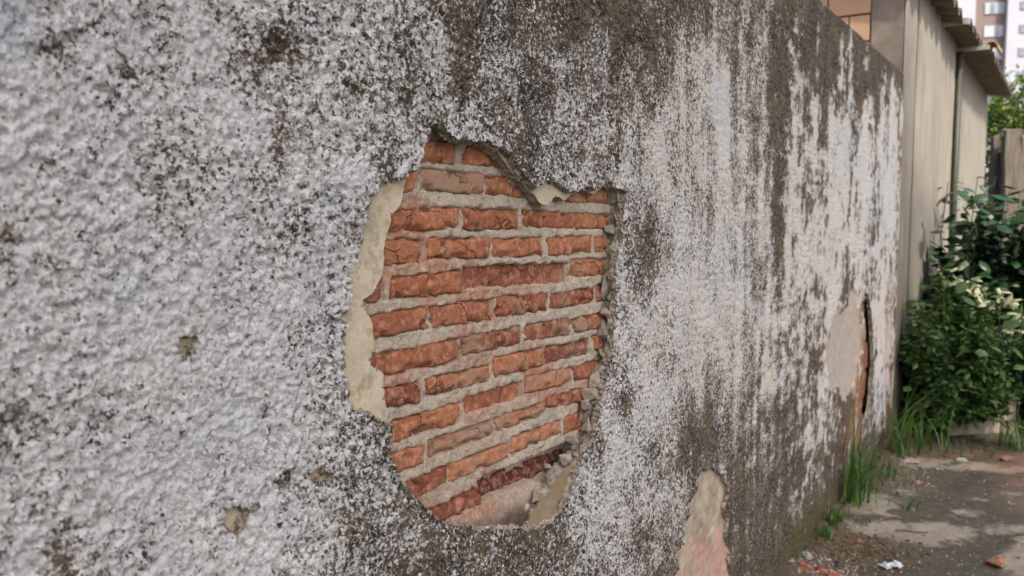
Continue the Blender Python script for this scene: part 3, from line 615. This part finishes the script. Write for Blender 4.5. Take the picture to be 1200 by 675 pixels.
# clay blocks of the side wall
z = 2.3; r = 0
while z < 3.5:
    x = -.232-(.15 if r % 2 else 0.)
    if r % 2: hch(boxo('clay_block', (x+.008, -.236, HY0-.006, HY0+.03, z, z+.178), M['block'], bev=.006))
    while x > -2.4:
        hch(boxo('clay_block', (x-.29, x, HY0-.006, HY0+.03, z, z+.178), M['block'], bev=.006)); x -= .302
    z += .192; r += 1
bm = bmesh.new(); bmesh.ops.create_cone(bm, cap_ends=True, segments=10, radius1=.035, radius2=.035, depth=3.3)
o = bm_obj('drainpipe', bm, M['pipe'], smooth=True); o.location = (.03, 9.58, 1.6); hch(o)
def roof(ya, yb, ov, z, lam=.33, amp=.042, nx=14):
    sheets = []
    y = ya
    n = 0
    while y < yb-.05:
        ye = min(y+.95, yb)
        yy = np.linspace(y, ye, max(6, int((ye-y)/.012))); xx = np.linspace(ov, -2.9, nx)
        X, Y = np.meshgrid(xx, yy, indexing='ij'); t = .0065
        top = z+(ov-X)*.20+np.cos(Y*2*math.pi/lam)*amp+n*.004
        a, b = X.shape; idx = np.arange(a*b).reshape(a, b); f = gridfaces(idx)
        co = np.concatenate([np.stack([X, Y, top], -1).reshape(-1, 3), np.stack([X, Y, top-t], -1).reshape(-1, 3)])
        n0 = a*b; fr = [f, f[:, ::-1]+n0]
        for lp_ in (idx[0, :], idx[-1, ::-1], idx[::-1, 0], idx[:, -1]): fr.append(np.stack([lp_[1:], lp_[:-1], lp_[:-1]+n0, lp_[1:]+n0], -1))
        mi = np.r_[np.zeros(2*len(f)), np.ones(sum(len(q) for q in fr[2:]))]
        o = mesh_np('roof_sheet', co, np.concatenate(fr), [M['roof'], M['roofedge']], mi=mi); hch(o); sheets.append(o)
        y = ye-.03; n ^= 1
    return sheets
roof(6.45, 8.50, .17, 3.34); roof(8.46, 9.74, .22, 3.315); roof(9.66, 13.5, .285, 3.29)
for (ya, ov, z) in ((8.455, .22, 3.315), (9.655, .285, 3.29)):
    o = boxo('fascia_board', (-.02, ov, ya-.02, ya, z-.03, z+.012), M['roofedge'], bev=.004); hch(o)
# half-round end tile
bm = bmesh.new(); bmesh.ops.create_cone(bm, cap_ends=False, segments=16, radius1=.075, radius2=.06, depth=.42, matrix=Matrix.Rotation(math.pi/2, 4, 'X'))
bmesh.ops.delete(bm, geom=[v for v in bm.verts if v.co.z < -.03], context='VERTS')
bmesh.ops.solidify(bm, geom=bm.faces[:], thickness=.012)
o = bm_obj('ridge_tile', bm, mat_simple('ochre_tile', (.40, .28, .11), (.25, .18, .10), 12), smooth=True); o.location = (.29, 9.95, 3.30); hch(o)

# ---------------------------------------------------------------- plants
def leaf_template(kind):
    if kind == 'broad': return np.array([(0, 0, 0), (.30, .33, -.05), (.30, -.33, -.05), (.30, 0, .04), (.70, .27, -.10), (.70, -.27, -.10), (.70, 0, -.01), (1, 0, -.16)]), [(0, 3, 1), (0, 2, 3), (3, 6, 4), (3, 4, 1), (3, 2, 5), (3, 5, 6), (6, 7, 4), (6, 5, 7)]
    return np.array([(0, 0, 0), (.45, .25, -.04), (.45, -.25, -.04), (.45, 0, .04), (1, 0, -.12)]), [(0, 3, 1), (0, 2, 3), (3, 4, 1), (3, 2, 4)]
def foliage(name, pos, dirs, size, mat, parent, rs, kind='small', stuff=True):
    tv, tf = leaf_template(kind); tf = np.array(tf); n = len(pos)
    d = dirs/np.linalg.norm(dirs, axis=1, keepdims=True); ref = rs.normal(0, .45, (n, 3))+[0, 0, 1]
    sdv = np.cross(ref, d); sdv /= np.linalg.norm(sdv, axis=1, keepdims=True)+1e-9; nn = np.cross(d, sdv)
    co = pos[:, None]+size[:, None, None]*(tv[None, :, 0:1]*d[:, None]+tv[None, :, 1:2]*sdv[:, None]+tv[None, :, 2:3]*nn[:, None])
    f = (np.arange(n)[:, None, None]*len(tv)+tf[None]).reshape(-1, 3)
    o = mesh_np(name, co.reshape(-1, 3), f, mat, parent, smooth=False)
    if stuff: o['kind'] = 'stuff'
    return o
def tube_np(pts, r0, r1, sides=5):
    pts = np.array(pts); n = len(pts); co = []; f = []
    for i in range(n):
        t = pts[min(i+1, n-1)]-pts[max(i-1, 0)]; t = t/(np.linalg.norm(t)+1e-9); a = np.cross(t, [.3, .9, .1]); a /= np.linalg.norm(a)+1e-9; b = np.cross(t, a)
        r = r0+(r1-r0)*i/(n-1)
        for k in range(sides): q = 2*math.pi*k/sides; co.append(pts[i]+r*(math.cos(q)*a+math.sin(q)*b))
    for i in range(n-1):
        for k in range(sides): f.append((i*sides+k, i*sides+(k+1) % sides, (i+1)*sides+(k+1) % sides, (i+1)*sides+k))
    return co, f
def shrub(name, base, rx, ry, h, nst, nleaf, lsize, mat, label, seed, cat='shrub', kind='small', low=.1, group=None, droop=.2, big=0, bigmat=None, flat=.5):
    rs = np.random.default_rng(seed); root = empty(name, base); tag(root, label, cat, group)
    co = []; f = []; lp = []; ld = []
    for s in range(nst):
        a = rs.uniform(0, 2*math.pi); rr = math.sqrt(rs.uniform(.05, 1)); zz = h*(low+(1-low)*(rs.uniform(0, 1)**.75)*(1-flat*rr*rr))
        tip = np.array([rx*rr*math.cos(a), ry*rr*math.sin(a), zz]); b0 = np.array([rx*.25*math.cos(a)*rs.uniform(0, 1), ry*.25*math.sin(a)*rs.uniform(0, 1), -.03])
        mid = (b0+tip)/2+np.array([0, 0, h*.12])+rs.normal(0, .05, 3); n = 9
        t = np.linspace(0, 1, n)[:, None]; cv = (1-t)**2*b0+2*t*(1-t)*mid+t*t*tip
        c_, f_ = tube_np(cv, .008, .003, 4); o_ = len(co); co += c_; f += [tuple(q+o_ for q in x) for x in f_]
        k = max(4, int(nleaf/nst*rs.uniform(.6, 1.4)))
        tt = rs.uniform(.35, 1.0, k)**.8; pp = np.stack([np.interp(tt, np.linspace(0, 1, n), cv[:, i]) for i in range(3)], -1)
        dd = rs.normal(0, 1, (k, 3)); dd[:, 2] = dd[:, 2]*.5-droop+.2; dd[:, :2] += tip[:2]*.8/max(rx, ry)
        dn = dd/np.linalg.norm(dd, axis=1, keepdims=True)
        lp.append(pp+dn*rs.uniform(0, .10, (k, 1))*max(.4, h/2)); ld.append(dn)
    mesh_np('stem', np.array(co), np.array(f), M['stem'], root)
    lp = np.concatenate(lp); ld = np.concatenate(ld); lp[:, 2] = np.maximum(lp[:, 2], .02)
    foliage('foliage', lp, ld, lsize*rs.uniform(.55, 1.25, len(lp)), mat, root, rs, kind)
    if big:
        tv, tf = leaf_template('broad')
        me = None
        for k in range(big):
            # outer leaves on the camera side, each an object
            a = rs.uniform(-2.7, -.2); rr = rs.uniform(.75, 1.02); q = np.array([rx*rr*math.cos(a), ry*rr*math.sin(a), h*rs.uniform(.25, .9)])
            if me is None:
                o = mesh_np('leaf', tv*lsize*1.5, np.array(tf), bigmat or mat, root, smooth=True); me = o.data
            else:
                o = bpy.data.objects.new('leaf', me); C.objects.link(o); o.parent = root
            o.location = q; o.rotation_euler = (rs.normal(0, .4), rs.uniform(-.2, .7), rs.uniform(-2.9, .3)); o.scale = [rs.uniform(.7, 1.25)]*3
    return root
def gp(px, py): p = onground(px, py); return (p[0], p[1], gh(p[0], p[1])-.01)
def gpw(x, y): return (x, y, gh(x, y)-.01)
shrub('leafy_shrub', gpw(.36, 7.02), .46, .46, 1.28, 95, 8000, .07, M['leafA'], 'bushy light green shrub of small leaves hugging the end of the wall', 1, big=24, low=.02)
shrub('leafy_shrub', gpw(1.0, 7.5), .55, .55, 1.15, 50, 4200, .07, M['leafB'], 'low dark green shrub behind the concrete block on the right', 2, big=20)
shrub('leafy_shrub', gpw(.62, 8.1), .62, .6, 2.0, 95, 6500, .11, M['leafB'], 'tall dark glossy shrub standing in front of the cream house', 3, kind='broad', big=40)
shrub('leafy_shrub', gpw(1.75, 8.3), .8, .7, 2.15, 90, 6000, .11, M['leafB'], 'tall dark shrub at the right edge under the wooden posts', 4, kind='broad', big=10)
shrub('leafy_shrub', gpw(2.5, 7.6), .8, .7, 1.5, 50, 3500, .08, M['leafA'], 'green shrub beyond the right edge of the path', 14)
shrub('leafy_shrub', gpw(1.15, 7.85), .6, .5, 1.8, 70, 4500, .10, M['leafB'], 'dense dark shrub filling the right edge behind the flower sprigs', 15, kind='broad', big=20)
# pale flowering stems
def sprig(px, py, d, hgt, n, label, seed):
    rs = np.random.default_rng(seed); p = atdepth(px, py, d); gz_ = gh(p[0], p[1]); root = empty('flowering_sprig', (p[0], p[1], gz_-.01)); tag(root, label, 'flower', 'pale flower sprigs in the shrubs')
    zt = p[2]-gz_; cv = [(0, 0, 0), (.02, .01, zt*.5), (.0, -.01, zt*.85), (.01, 0, zt)]
    c_, f_ = tube_np(cv, .006, .003); mesh_np('stem', np.array(c_), np.array(f_), M['stem'], root)
    k = n; a = rs.uniform(0, 2*math.pi, k); pos = np.stack([rs.normal(0, .07, k), rs.normal(0, .07, k), zt+rs.normal(0, .06, k)], -1)
    dd = np.stack([np.cos(a), np.sin(a), rs.normal(-.2, .5, k)], -1)
    tv, tf = leaf_template('broad'); me = None
    for i in range(k):
        if me is None: o = mesh_np('petal', tv*.095*np.array([1, .7, 1]), np.array(tf), M['leafC'], root); me = o.data
        else: o = bpy.data.objects.new('petal', me); C.objects.link(o); o.parent = root
        o.location = pos[i]; o.rotation_euler = (rs.normal(0, .5), rs.uniform(-.3, .9), a[i]); o.scale = [rs.uniform(.6, 1.2)]*3
    q = 40; foliage('foliage', np.stack([rs.normal(0, .1, q), rs.normal(0, .1, q), zt-rs.uniform(.05, .4, q)], -1), rs.normal(0, 1, (q, 3)), rs.uniform(.05, .09, q), M['leafA'], root, rs)
sprig(1136, 332, 6.3, 0, 22, 'pale cream flower sprig left of the other, in the middle of the shrubs', 31)
sprig(1172, 345, 6.25, 0, 26, 'pale cream flower sprig above the concrete block near the right edge', 32)
sprig(1196, 378, 6.15, 0, 20, 'pale flower sprig cut by the right edge of the picture', 33)
def sapling(px, pyb, pyt, d, label, seed, n=34, ls=.10):
    p = atdepth(px, pyt, d); rs = np.random.default_rng(seed); z0_ = gh(p[0], p[1]); root = tag(empty('sapling', (p[0], p[1], z0_-.01)), label, 'plant', 'young plants against the house')
    zt = p[2]-z0_; cv = np.array([(0, 0, 0), (.03, .02, zt*.4), (-.02, 0, zt*.75), (.02, .01, zt)]); c_, f_ = tube_np(cv, .010, .004); mesh_np('stem', np.array(c_), np.array(f_), M['stem'], root)
    t = rs.uniform(.45, 1, n); pos = np.stack([np.interp(t, [0, .4, .75, 1], cv[:, i]) for i in range(3)], -1); a = rs.uniform(0, 6.28, n)
    dd = np.stack([np.cos(a), np.sin(a), rs.normal(.0, .35, n)], -1); pos = pos+dd*rs.uniform(.02, .16, (n, 1))
    foliage('foliage', pos, dd, rs.uniform(.6, 1.2, n)*ls, M['leafB'], root, rs, 'broad')
sapling(1108, 330, 212, 7.6, 'thin dark leafed sapling by the drainpipe of the house', 41)
sapling(1143, 330, 205, 7.7, 'slim sapling with broad leaves right of the drainpipe', 42, 30)
sapling(1180, 330, 222, 7.6, 'slim sapling near the wooden posts at the right edge', 43, 40)
sapling(1160, 330, 232, 7.3, 'short sapling rising from the middle of the shrubs', 44, 40)

def tuft(px, py, hgt, n, label, seed, spread=.10, wid=.008, lean=.6, dry=False):
    p = onground(px, py); p[2] = gh(p[0], p[1]); rs = np.random.default_rng(seed); root = tag(empty('grass_tuft', (p[0], p[1], p[2]-.005)), label, 'grass', 'grass tufts along the wall foot')
    co = []; f = []
    for i in range(n):
        a = rs.uniform(0, 6.283); L = hgt*rs.uniform(.45, 1.1); ln = lean*rs.uniform(.2, 1.1); b = np.array([rs.normal(0, spread), rs.normal(0, spread), -.01]); ww = wid*rs.uniform(.6, 1.2)
        sd_ = np.array([-math.sin(a), math.cos(a), 0]); o_ = len(co); m = 7
        if p[0]+b[0] < .03: b[0] = abs(b[0])+.03-p[0]
        for k in range(m):
            t = k/(m-1); q = b+np.array([math.cos(a), math.sin(a), 0])*L*ln*t**1.8+np.array([0, 0, L*(t-.45*ln*t**2.6)]); r_ = ww*(1-t**1.6)+.0006
            q[0] = max(q[0], .03-p[0])
            co += [q-sd_*r_, q+np.array([0, 0, -.15*r_]), q+sd_*r_]
        for k in range(m-1):
            u_ = o_+3*k; f += [(u_, u_+1, u_+4, u_+3), (u_+1, u_+2, u_+5, u_+4)]
    o = mesh_np('blades', np.array(co), np.array(f), M['drygrass' if dry else 'grass'], root, smooth=False); o['kind'] = 'stuff'
tuft(985, 592, .70, 44, 'tall upright grass tuft growing against the foot of the wall', 51, .05, .0045, .8)
tuft(1003, 575, .36, 40, 'shorter grass tuft right behind the tall one at the wall foot', 52, .05, .0045, .8)
tuft(1052, 535, .75, 26, 'arching long grass at the corner where the wall ends', 53, .05, .007, 1.05)
tuft(1078, 528, .50, 30, 'arching broad grass under the light green shrub', 54, .10, .007, 1.3)
tuft(1100, 530, .16, 12, 'low grass in front of the concrete block', 55, .10, .004, 1.0)
tuft(1184, 527, .28, 20, 'grass tuft beside the pale block near the right edge', 56, .06, .005, .9)
tuft(1198, 530, .34, 30, 'grass tuft at the far right edge of the path', 57, .09, .005, .9)
tuft(1050, 588, .16, 16, 'sparse low grass on the bare earth right of the tall tuft', 58, .10, .006, 1.1)
tuft(970, 618, .10, 30, 'small weed tuft at the mossy wall foot', 59, .04, .008, .8)
tuft(1030, 655, .06, 40, 'tiny weeds around the crumpled wrapper', 60, .08, .004, .9)
tuft(950, 632, .09, 26, 'tiny weeds lowest along the mossy wall foot', 61, .04, .006, .8)
tuft(1030, 560, .12, 40, 'thin scattered weeds along the wall corner', 62, .10, .004, .9)

for px_, py_, lb_ in ((932, 660, 'tiny weed nearest the camera at the mossy foot of the wall'), (958, 628, 'little weed at the mossy wall foot above the red brick shards'), (972, 608, 'little weed squeezed between the wall and the small weed tuft'), (1018, 553, 'tiny weed at the foot of the cracked end of the wall')):
    tuft(px_, py_, .07, 20, lb_, int(px_), .03, .004, .9)
# ---------------------------------------------------------------- blocks, stones, rubbish
p = onground(1135, 524); zz = gh(p[0], p[1])
def block(name, px, py, w_, d_, h_, rz, mat, label, cat, dz=0., seed=0, x=None):
    p = onground(px, py); b = box_bm(-w_/2, w_/2, -d_/2, d_/2, 0, h_, bev=.012); r = random.Random(seed)
    bmesh.ops.subdivide_edges(b, edges=b.edges[:], cuts=1)
    for v in b.verts: v.co += Vector((r.gauss(0, .004), r.gauss(0, .004), r.gauss(0, .004)))
    o = bm_obj(name, b, mat); o.location = (p[0], p[1], gh(p[0], p[1])-.02+dz); o.rotation_euler = (0, 0, rz); return tag(o, label, cat)
block('concrete_block', 1132, 512, .42, .2, .24, YAW+.12, M['concrete'], 'weathered grey brown concrete block lying under the shrubs', 'block', seed=1)
block('concrete_block', 1170, 512, .16, .2, .33, YAW-.3, M['palecrete'], 'paler upright broken block right of the grey one', 'block', seed=2)
def stone(name, px, py, s, colr, label, cat='stone', seed=0, flat=.6, group=None, rz=None):
    p = onground(px, py); sc = s*(np.linalg.norm(p-CAM)/FPX)
    o = bm_obj(name, rock_mesh(seed, sc, sc*.8, sc*flat), M['rock']); o.location = (p[0], p[1], gh(p[0], p[1])+sc*flat*.35)
    o.rotation_euler = (0, 0, seed*1.7 if rz is None else rz); o.color = colr+(1,); return tag(o, label, cat, group)
RD = (.40, .12, .07); GY_ = (.38, .35, .32)
stone('brick_fragment', 1166, 659, 13, (.36, .17, .10), 'single orange brick fragment on the path near the right edge', 'brick piece', 3, .62)
stone('brick_fragment', 943, 670, 10, RD, 'red brick shard beside the white pebble at the wall foot', 'brick piece', 4, .4)
stone('brick_fragment', 962, 672, 8, RD, 'small red brick shard right of the largest shard', 'brick piece', 5, .5)
stone('brick_fragment', 977, 676, 9, RD, 'red brick shard at the bottom edge under the dark stone', 'brick piece', 6, .4)
stone('stone', 946, 661, 8, (.52, .50, .47), 'rounded whitish pebble at the foot of the wall', 'stone', 7, .7)
stone('stone', 981, 664, 9, (.09, .085, .09), 'dark grey stone beside the whitish pebble', 'stone', 8, .6)
stone('stone', 970, 659, 5, (.42, .36, .33), 'small pinkish stone behind the dark stone', 'stone', 9, .6)
stone('stone', 925, 668, 7, GY_, 'grey stone touching the wall at the bottom edge', 'stone', 10, .6)
stone('stone', 1128, 542, 8, (.36, .33, .33), 'flat grey stone on the far edge of the path', 'stone', 11, .4)
stone('brick_fragment', 1180, 541, 9, (.33, .17, .12), 'brown brick piece at the far edge of the path on the right', 'brick piece', 12, .5)
stone('brick_fragment', 1075, 566, 5, (.36, .18, .13), 'little brick crumb in the middle of the earth patch', 'brick piece', 13, .5)
stone('brick_fragment', 1048, 533, 10, (.34, .16, .11), 'flat reddish shard by the wall corner', 'brick piece', 14, .25)
stone('stone', 1065, 542, 12, (.42, .37, .31), 'flat pale slab piece near the wall corner', 'stone', 15, .2)
stone('brick_fragment', 1007, 634, 4, (.42, .13, .08), 'tiny red crumb on the dark soil strip', 'brick piece', 16, .6)
# loose gravel, too small to count
rs = np.random.default_rng(9); tv = bmesh.new(); bmesh.ops.create_icosphere(tv, subdivisions=1, radius=1); tvv = np.array([v.co[:] for v in tv.verts]); tff = np.array([[v.index for v in f.verts] for f in tv.faces]); tv.free()
gpx = np.concatenate([rs.uniform(905, 1215, 550), rs.normal(965, 30, 380), rs.normal(1070, 20, 160)]); gpy = np.concatenate([rs.uniform(530, 720, 550), rs.normal(668, 9, 380), rs.normal(562, 10, 160)])
co = []; f = []
for a, b in zip(gpx, gpy):
    p = onground(a, min(max(b, 530), 740))
    if p[0] < .03: continue
    s_ = rs.uniform(.002, .0065)*(1.6 if rs.random() < .12 else 1); q = tvv*s_*rs.uniform(.6, 1.2, 3)*(1+rs.normal(0, .15, tvv.shape)); f.append(tff+len(co)*len(tvv)); co.append(q+[p[0], p[1], gh(p[0], p[1])+s_*.3])
t = NT('gravel', .9); gi = t.n('ShaderNodeNewGeometry'); rp = t.n('ShaderNodeValToRGB'); t.l(gi.outputs['Random Per Island'], rp.inputs[0]); rp.color_ramp.elements[0].color = (.16, .12, .09, 1); rp.color_ramp.elements[1].color = (.42, .38, .34, 1)
e_ = rp.color_ramp.elements.new(.35); e_.color = (.3, .26, .22, 1); e_ = rp.color_ramp.elements.new(.6); e_.color = (.34, .17, .12, 1); t.color(rp.outputs[0])
o = mesh_np('gravel', np.concatenate(co), np.concatenate(f), t.m, smooth=False); tag(o, 'loose gravel and grit scattered over the path', 'gravel', kind='stuff')
# dry leaf litter along the wall foot
n = 1100; lx = np.concatenate([rs.normal(1000, 35, 600), rs.uniform(950, 1200, 500)]); ly = np.concatenate([rs.normal(643, 12, 600), rs.normal(532, 6, 500)])
pos = np.array([onground(a, max(b, 522)) for a, b in zip(lx, ly)]); pos[:, 0] = np.maximum(pos[:, 0], .03); pos[:, 2] = [gh(a, b)+.004 for a, b in pos[:, :2]]
dd = rs.normal(0, 1, (n, 3)); dd[:, 2] *= .25
o = foliage('leaf_litter', pos, dd, rs.uniform(.01, .035, n), M['drygrass'], None, rs); tag(o, 'brown dead leaves and stalks lying on the soil by the wall', 'leaf litter', kind='stuff')
# crumpled wrapper
p = onground(1043, 661); Yw, Xw = np.meshgrid(np.linspace(-.5, .5, 13), np.linspace(-.5, .5, 17), indexing='ij')
zw = fbm(Xw*5+3, Yw*5, 141, 3)*.035; m_, n_ = Xw.shape
co = np.stack([Xw*.10+(fbm(Xw*4, Yw*4, 5)-.5)*.05, Yw*.06+(fbm(Xw*4, Yw*4, 6)-.5)*.05, zw], -1).reshape(-1, 3)
o = mesh_np('wrapper', co, gridfaces(np.arange(m_*n_).reshape(m_, n_)), M['paper'], smooth=False); o.location = (p[0], p[1], gh(p[0], p[1])-.004); o.rotation_euler = (0, 0, .7); tag(o, 'crumpled whitish plastic wrapper lying on the path', 'litter')
c_, f_ = tube_np([(0, 0, 0), (.05, .01, .006), (.10, -.01, .004), (.16, .01, .0)], .007, .003)
p = onground(1050, 620); o = mesh_np('twig', np.array(c_), np.array(f_), M['soiltwig']); o.location = (p[0], p[1], gh(p[0], p[1])+.004); o.rotation_euler = (0, 0, .4); tag(o, 'short dark twig on the pale patch', 'twig')

# ---------------------------------------------------------------- wooden posts beyond the house
for i, (px, pt, wd, dpt, lab) in enumerate([(1166, 160, .09, 13.3, 'dark narrow wooden post right against the end of the house'), (1172, 178, .06, 13.3, 'thin pale wooden stake between the two larger posts'), (1187, 152, .24, 13.0, 'wide grey weathered wooden post behind the shrubs'), (1203, 158, .2, 13.0, 'wooden post cut by the right edge of the picture')]):
    p = atdepth(px, pt, dpt); b = box_bm(-wd/2, wd/2, -.05, .05, -.1, p[2], bev=.01); r = random.Random(i)
    bmesh.ops.subdivide_edges(b, edges=[e for e in b.edges if abs(e.verts[0].co.z-e.verts[1].co.z) > .5], cuts=8)
    for v in b.verts: v.co += Vector((r.gauss(0, .006), r.gauss(0, .006), r.gauss(0, .02) if v.co.z > p[2]-.05 else 0))
    o = bm_obj('wooden_post', b, M['wood']); o.location = (p[0], p[1], 0); o.rotation_euler = (0, 0, YAW); tag(o, lab, 'post', 'wooden posts beyond the house')

# ---------------------------------------------------------------- trees
def tree(name, x, y, ht, crown, nleaf, ls, mat, label, seed, trunk_r=.12, nl=9):
    rs = np.random.default_rng(seed); root = tag(empty(name, (x, y, gh(x, y)-.03)), label, 'tree'); cx, cy, cz, rx, ry, rz_ = crown
    co = []; f = []
    def add(pts, a, b):
        c_, f_ = tube_np(pts, a, b, 8); o_ = len(co); co.extend(c_); f.extend([tuple(q+o_ for q in z_) for z_ in f_])
    fork = np.array([cx*.35, cy*.35, (cz-rz_)*.8]); add([(0, 0, 0), fork*.5+rs.normal(0, .04, 3), fork], trunk_r, trunk_r*.75)
    tips = []
    for i in range(nl):
        v = rs.normal(0, 1, 3); v /= np.linalg.norm(v); tip = np.array([cx, cy, cz])+v*[rx, ry, rz_]*.75; mid = (fork+tip)/2+rs.normal(0, .15, 3); add([fork, mid, tip], trunk_r*.5, .015)
    mesh_np('trunk', np.array(co), np.array(f), M['bark'], root)
    nc = max(20, nleaf//120); v = rs.normal(0, 1, (nc, 3)); v /= np.linalg.norm(v, axis=1, keepdims=True); cc = np.array([cx, cy, cz])+v*[rx, ry, rz_]*(rs.uniform(.15, 1, (nc, 1))**.45)
    k = rs.integers(0, nc, nleaf); pos = cc[k]+rs.normal(0, 1, (nleaf, 3))*min(rx, ry, rz_)*.17; dd = rs.normal(0, 1, (nleaf, 3)); dd[:, 2] -= .3
    o = foliage('crown', pos, dd, ls*rs.uniform(.6, 1.3, nleaf), mat, root, rs)
p = atdepth(1195, 150, 18.5)
tree('street_tree', p[0], p[1], 5, (.1, 0, 3.45, 1.25, 1.2, 1.35), 7000, .13, M['leafD'], 'yellow green tree rising behind the wooden posts', 71)
p = atdepth(1260, 150, 17)
tree('street_tree', p[0]+.5, p[1], 5, (0, 0, 3.3, 1.5, 1.3, 1.4), 6000, .13, M['leafD'], 'green tree right of the picture beyond the house', 72)
# the tree over the path that shades the near wall
tree('street_tree', 9.6, -3.2, 14, (-.9, 1.5, 12.9, 3.0, 4.5, 2.2), 16000, .30, M['leafD'], 'large spreading tree across the path behind the photographer', 73, .30, 16)

# ---------------------------------------------------------------- apartment block far behind
A0 = atdepth(1160, 258, 105); A0[2] = 0
ap = tag(empty('apartment_building', tuple(A0), YAW-.25), 'tall white and brown apartment building far behind the trees', 'building')
FH = 2.75; NF = 13; ZB = .95
def apb(name, dims, mat, parent=ap): return boxo(name, dims, mat, parent)
HT = ZB+FH*NF
apb('wall', (-4.6, -2.52, .2, 12, 0, HT), M['white']); apb('wall', (-2.5, .93, 1.0, 12, 0, HT), M['brown']); apb('wall', (.95, 18, 0, 12, 0, HT), M['white'])
def win(x0, x1, z0_, z1_, yf, mats_, n):
    f_ = apb('window', (x0, x1, yf-.10, yf-.02, z0_, z1_), M['frame']); wq = (x1-x0-.06)/n
    for k in range(n): boxo('pane', (x0+.03+k*wq+.03, x0+.03+(k+1)*wq-.03, yf-.13, yf-.105, z0_+.06, z1_-.06), mats_[k % len(mats_)], f_)
for fl in range(NF):
    zf = ZB+fl*FH
    win(-1.35, .85, zf+.95, zf+2.3, 1.0, [M['blind'], M['glass'], M['blind'], M['blind']] if fl % 2 else [M['blind'], M['blind'], M['glass'], M['blind']], 4)
    for x in (2.3, 6.4, 9.5): win(x, x+1.4, zf+1.1, zf+2.15, 0, [M['glass']], 2)
    apb('balcony_slot', (4.3, 5.1, -.06, -.01, zf+.4, zf+2.5), M['glass'])
apb('cornice', (-4.8, 18.2, -.2, 12.2, HT+.01, HT+.5), M['white'])
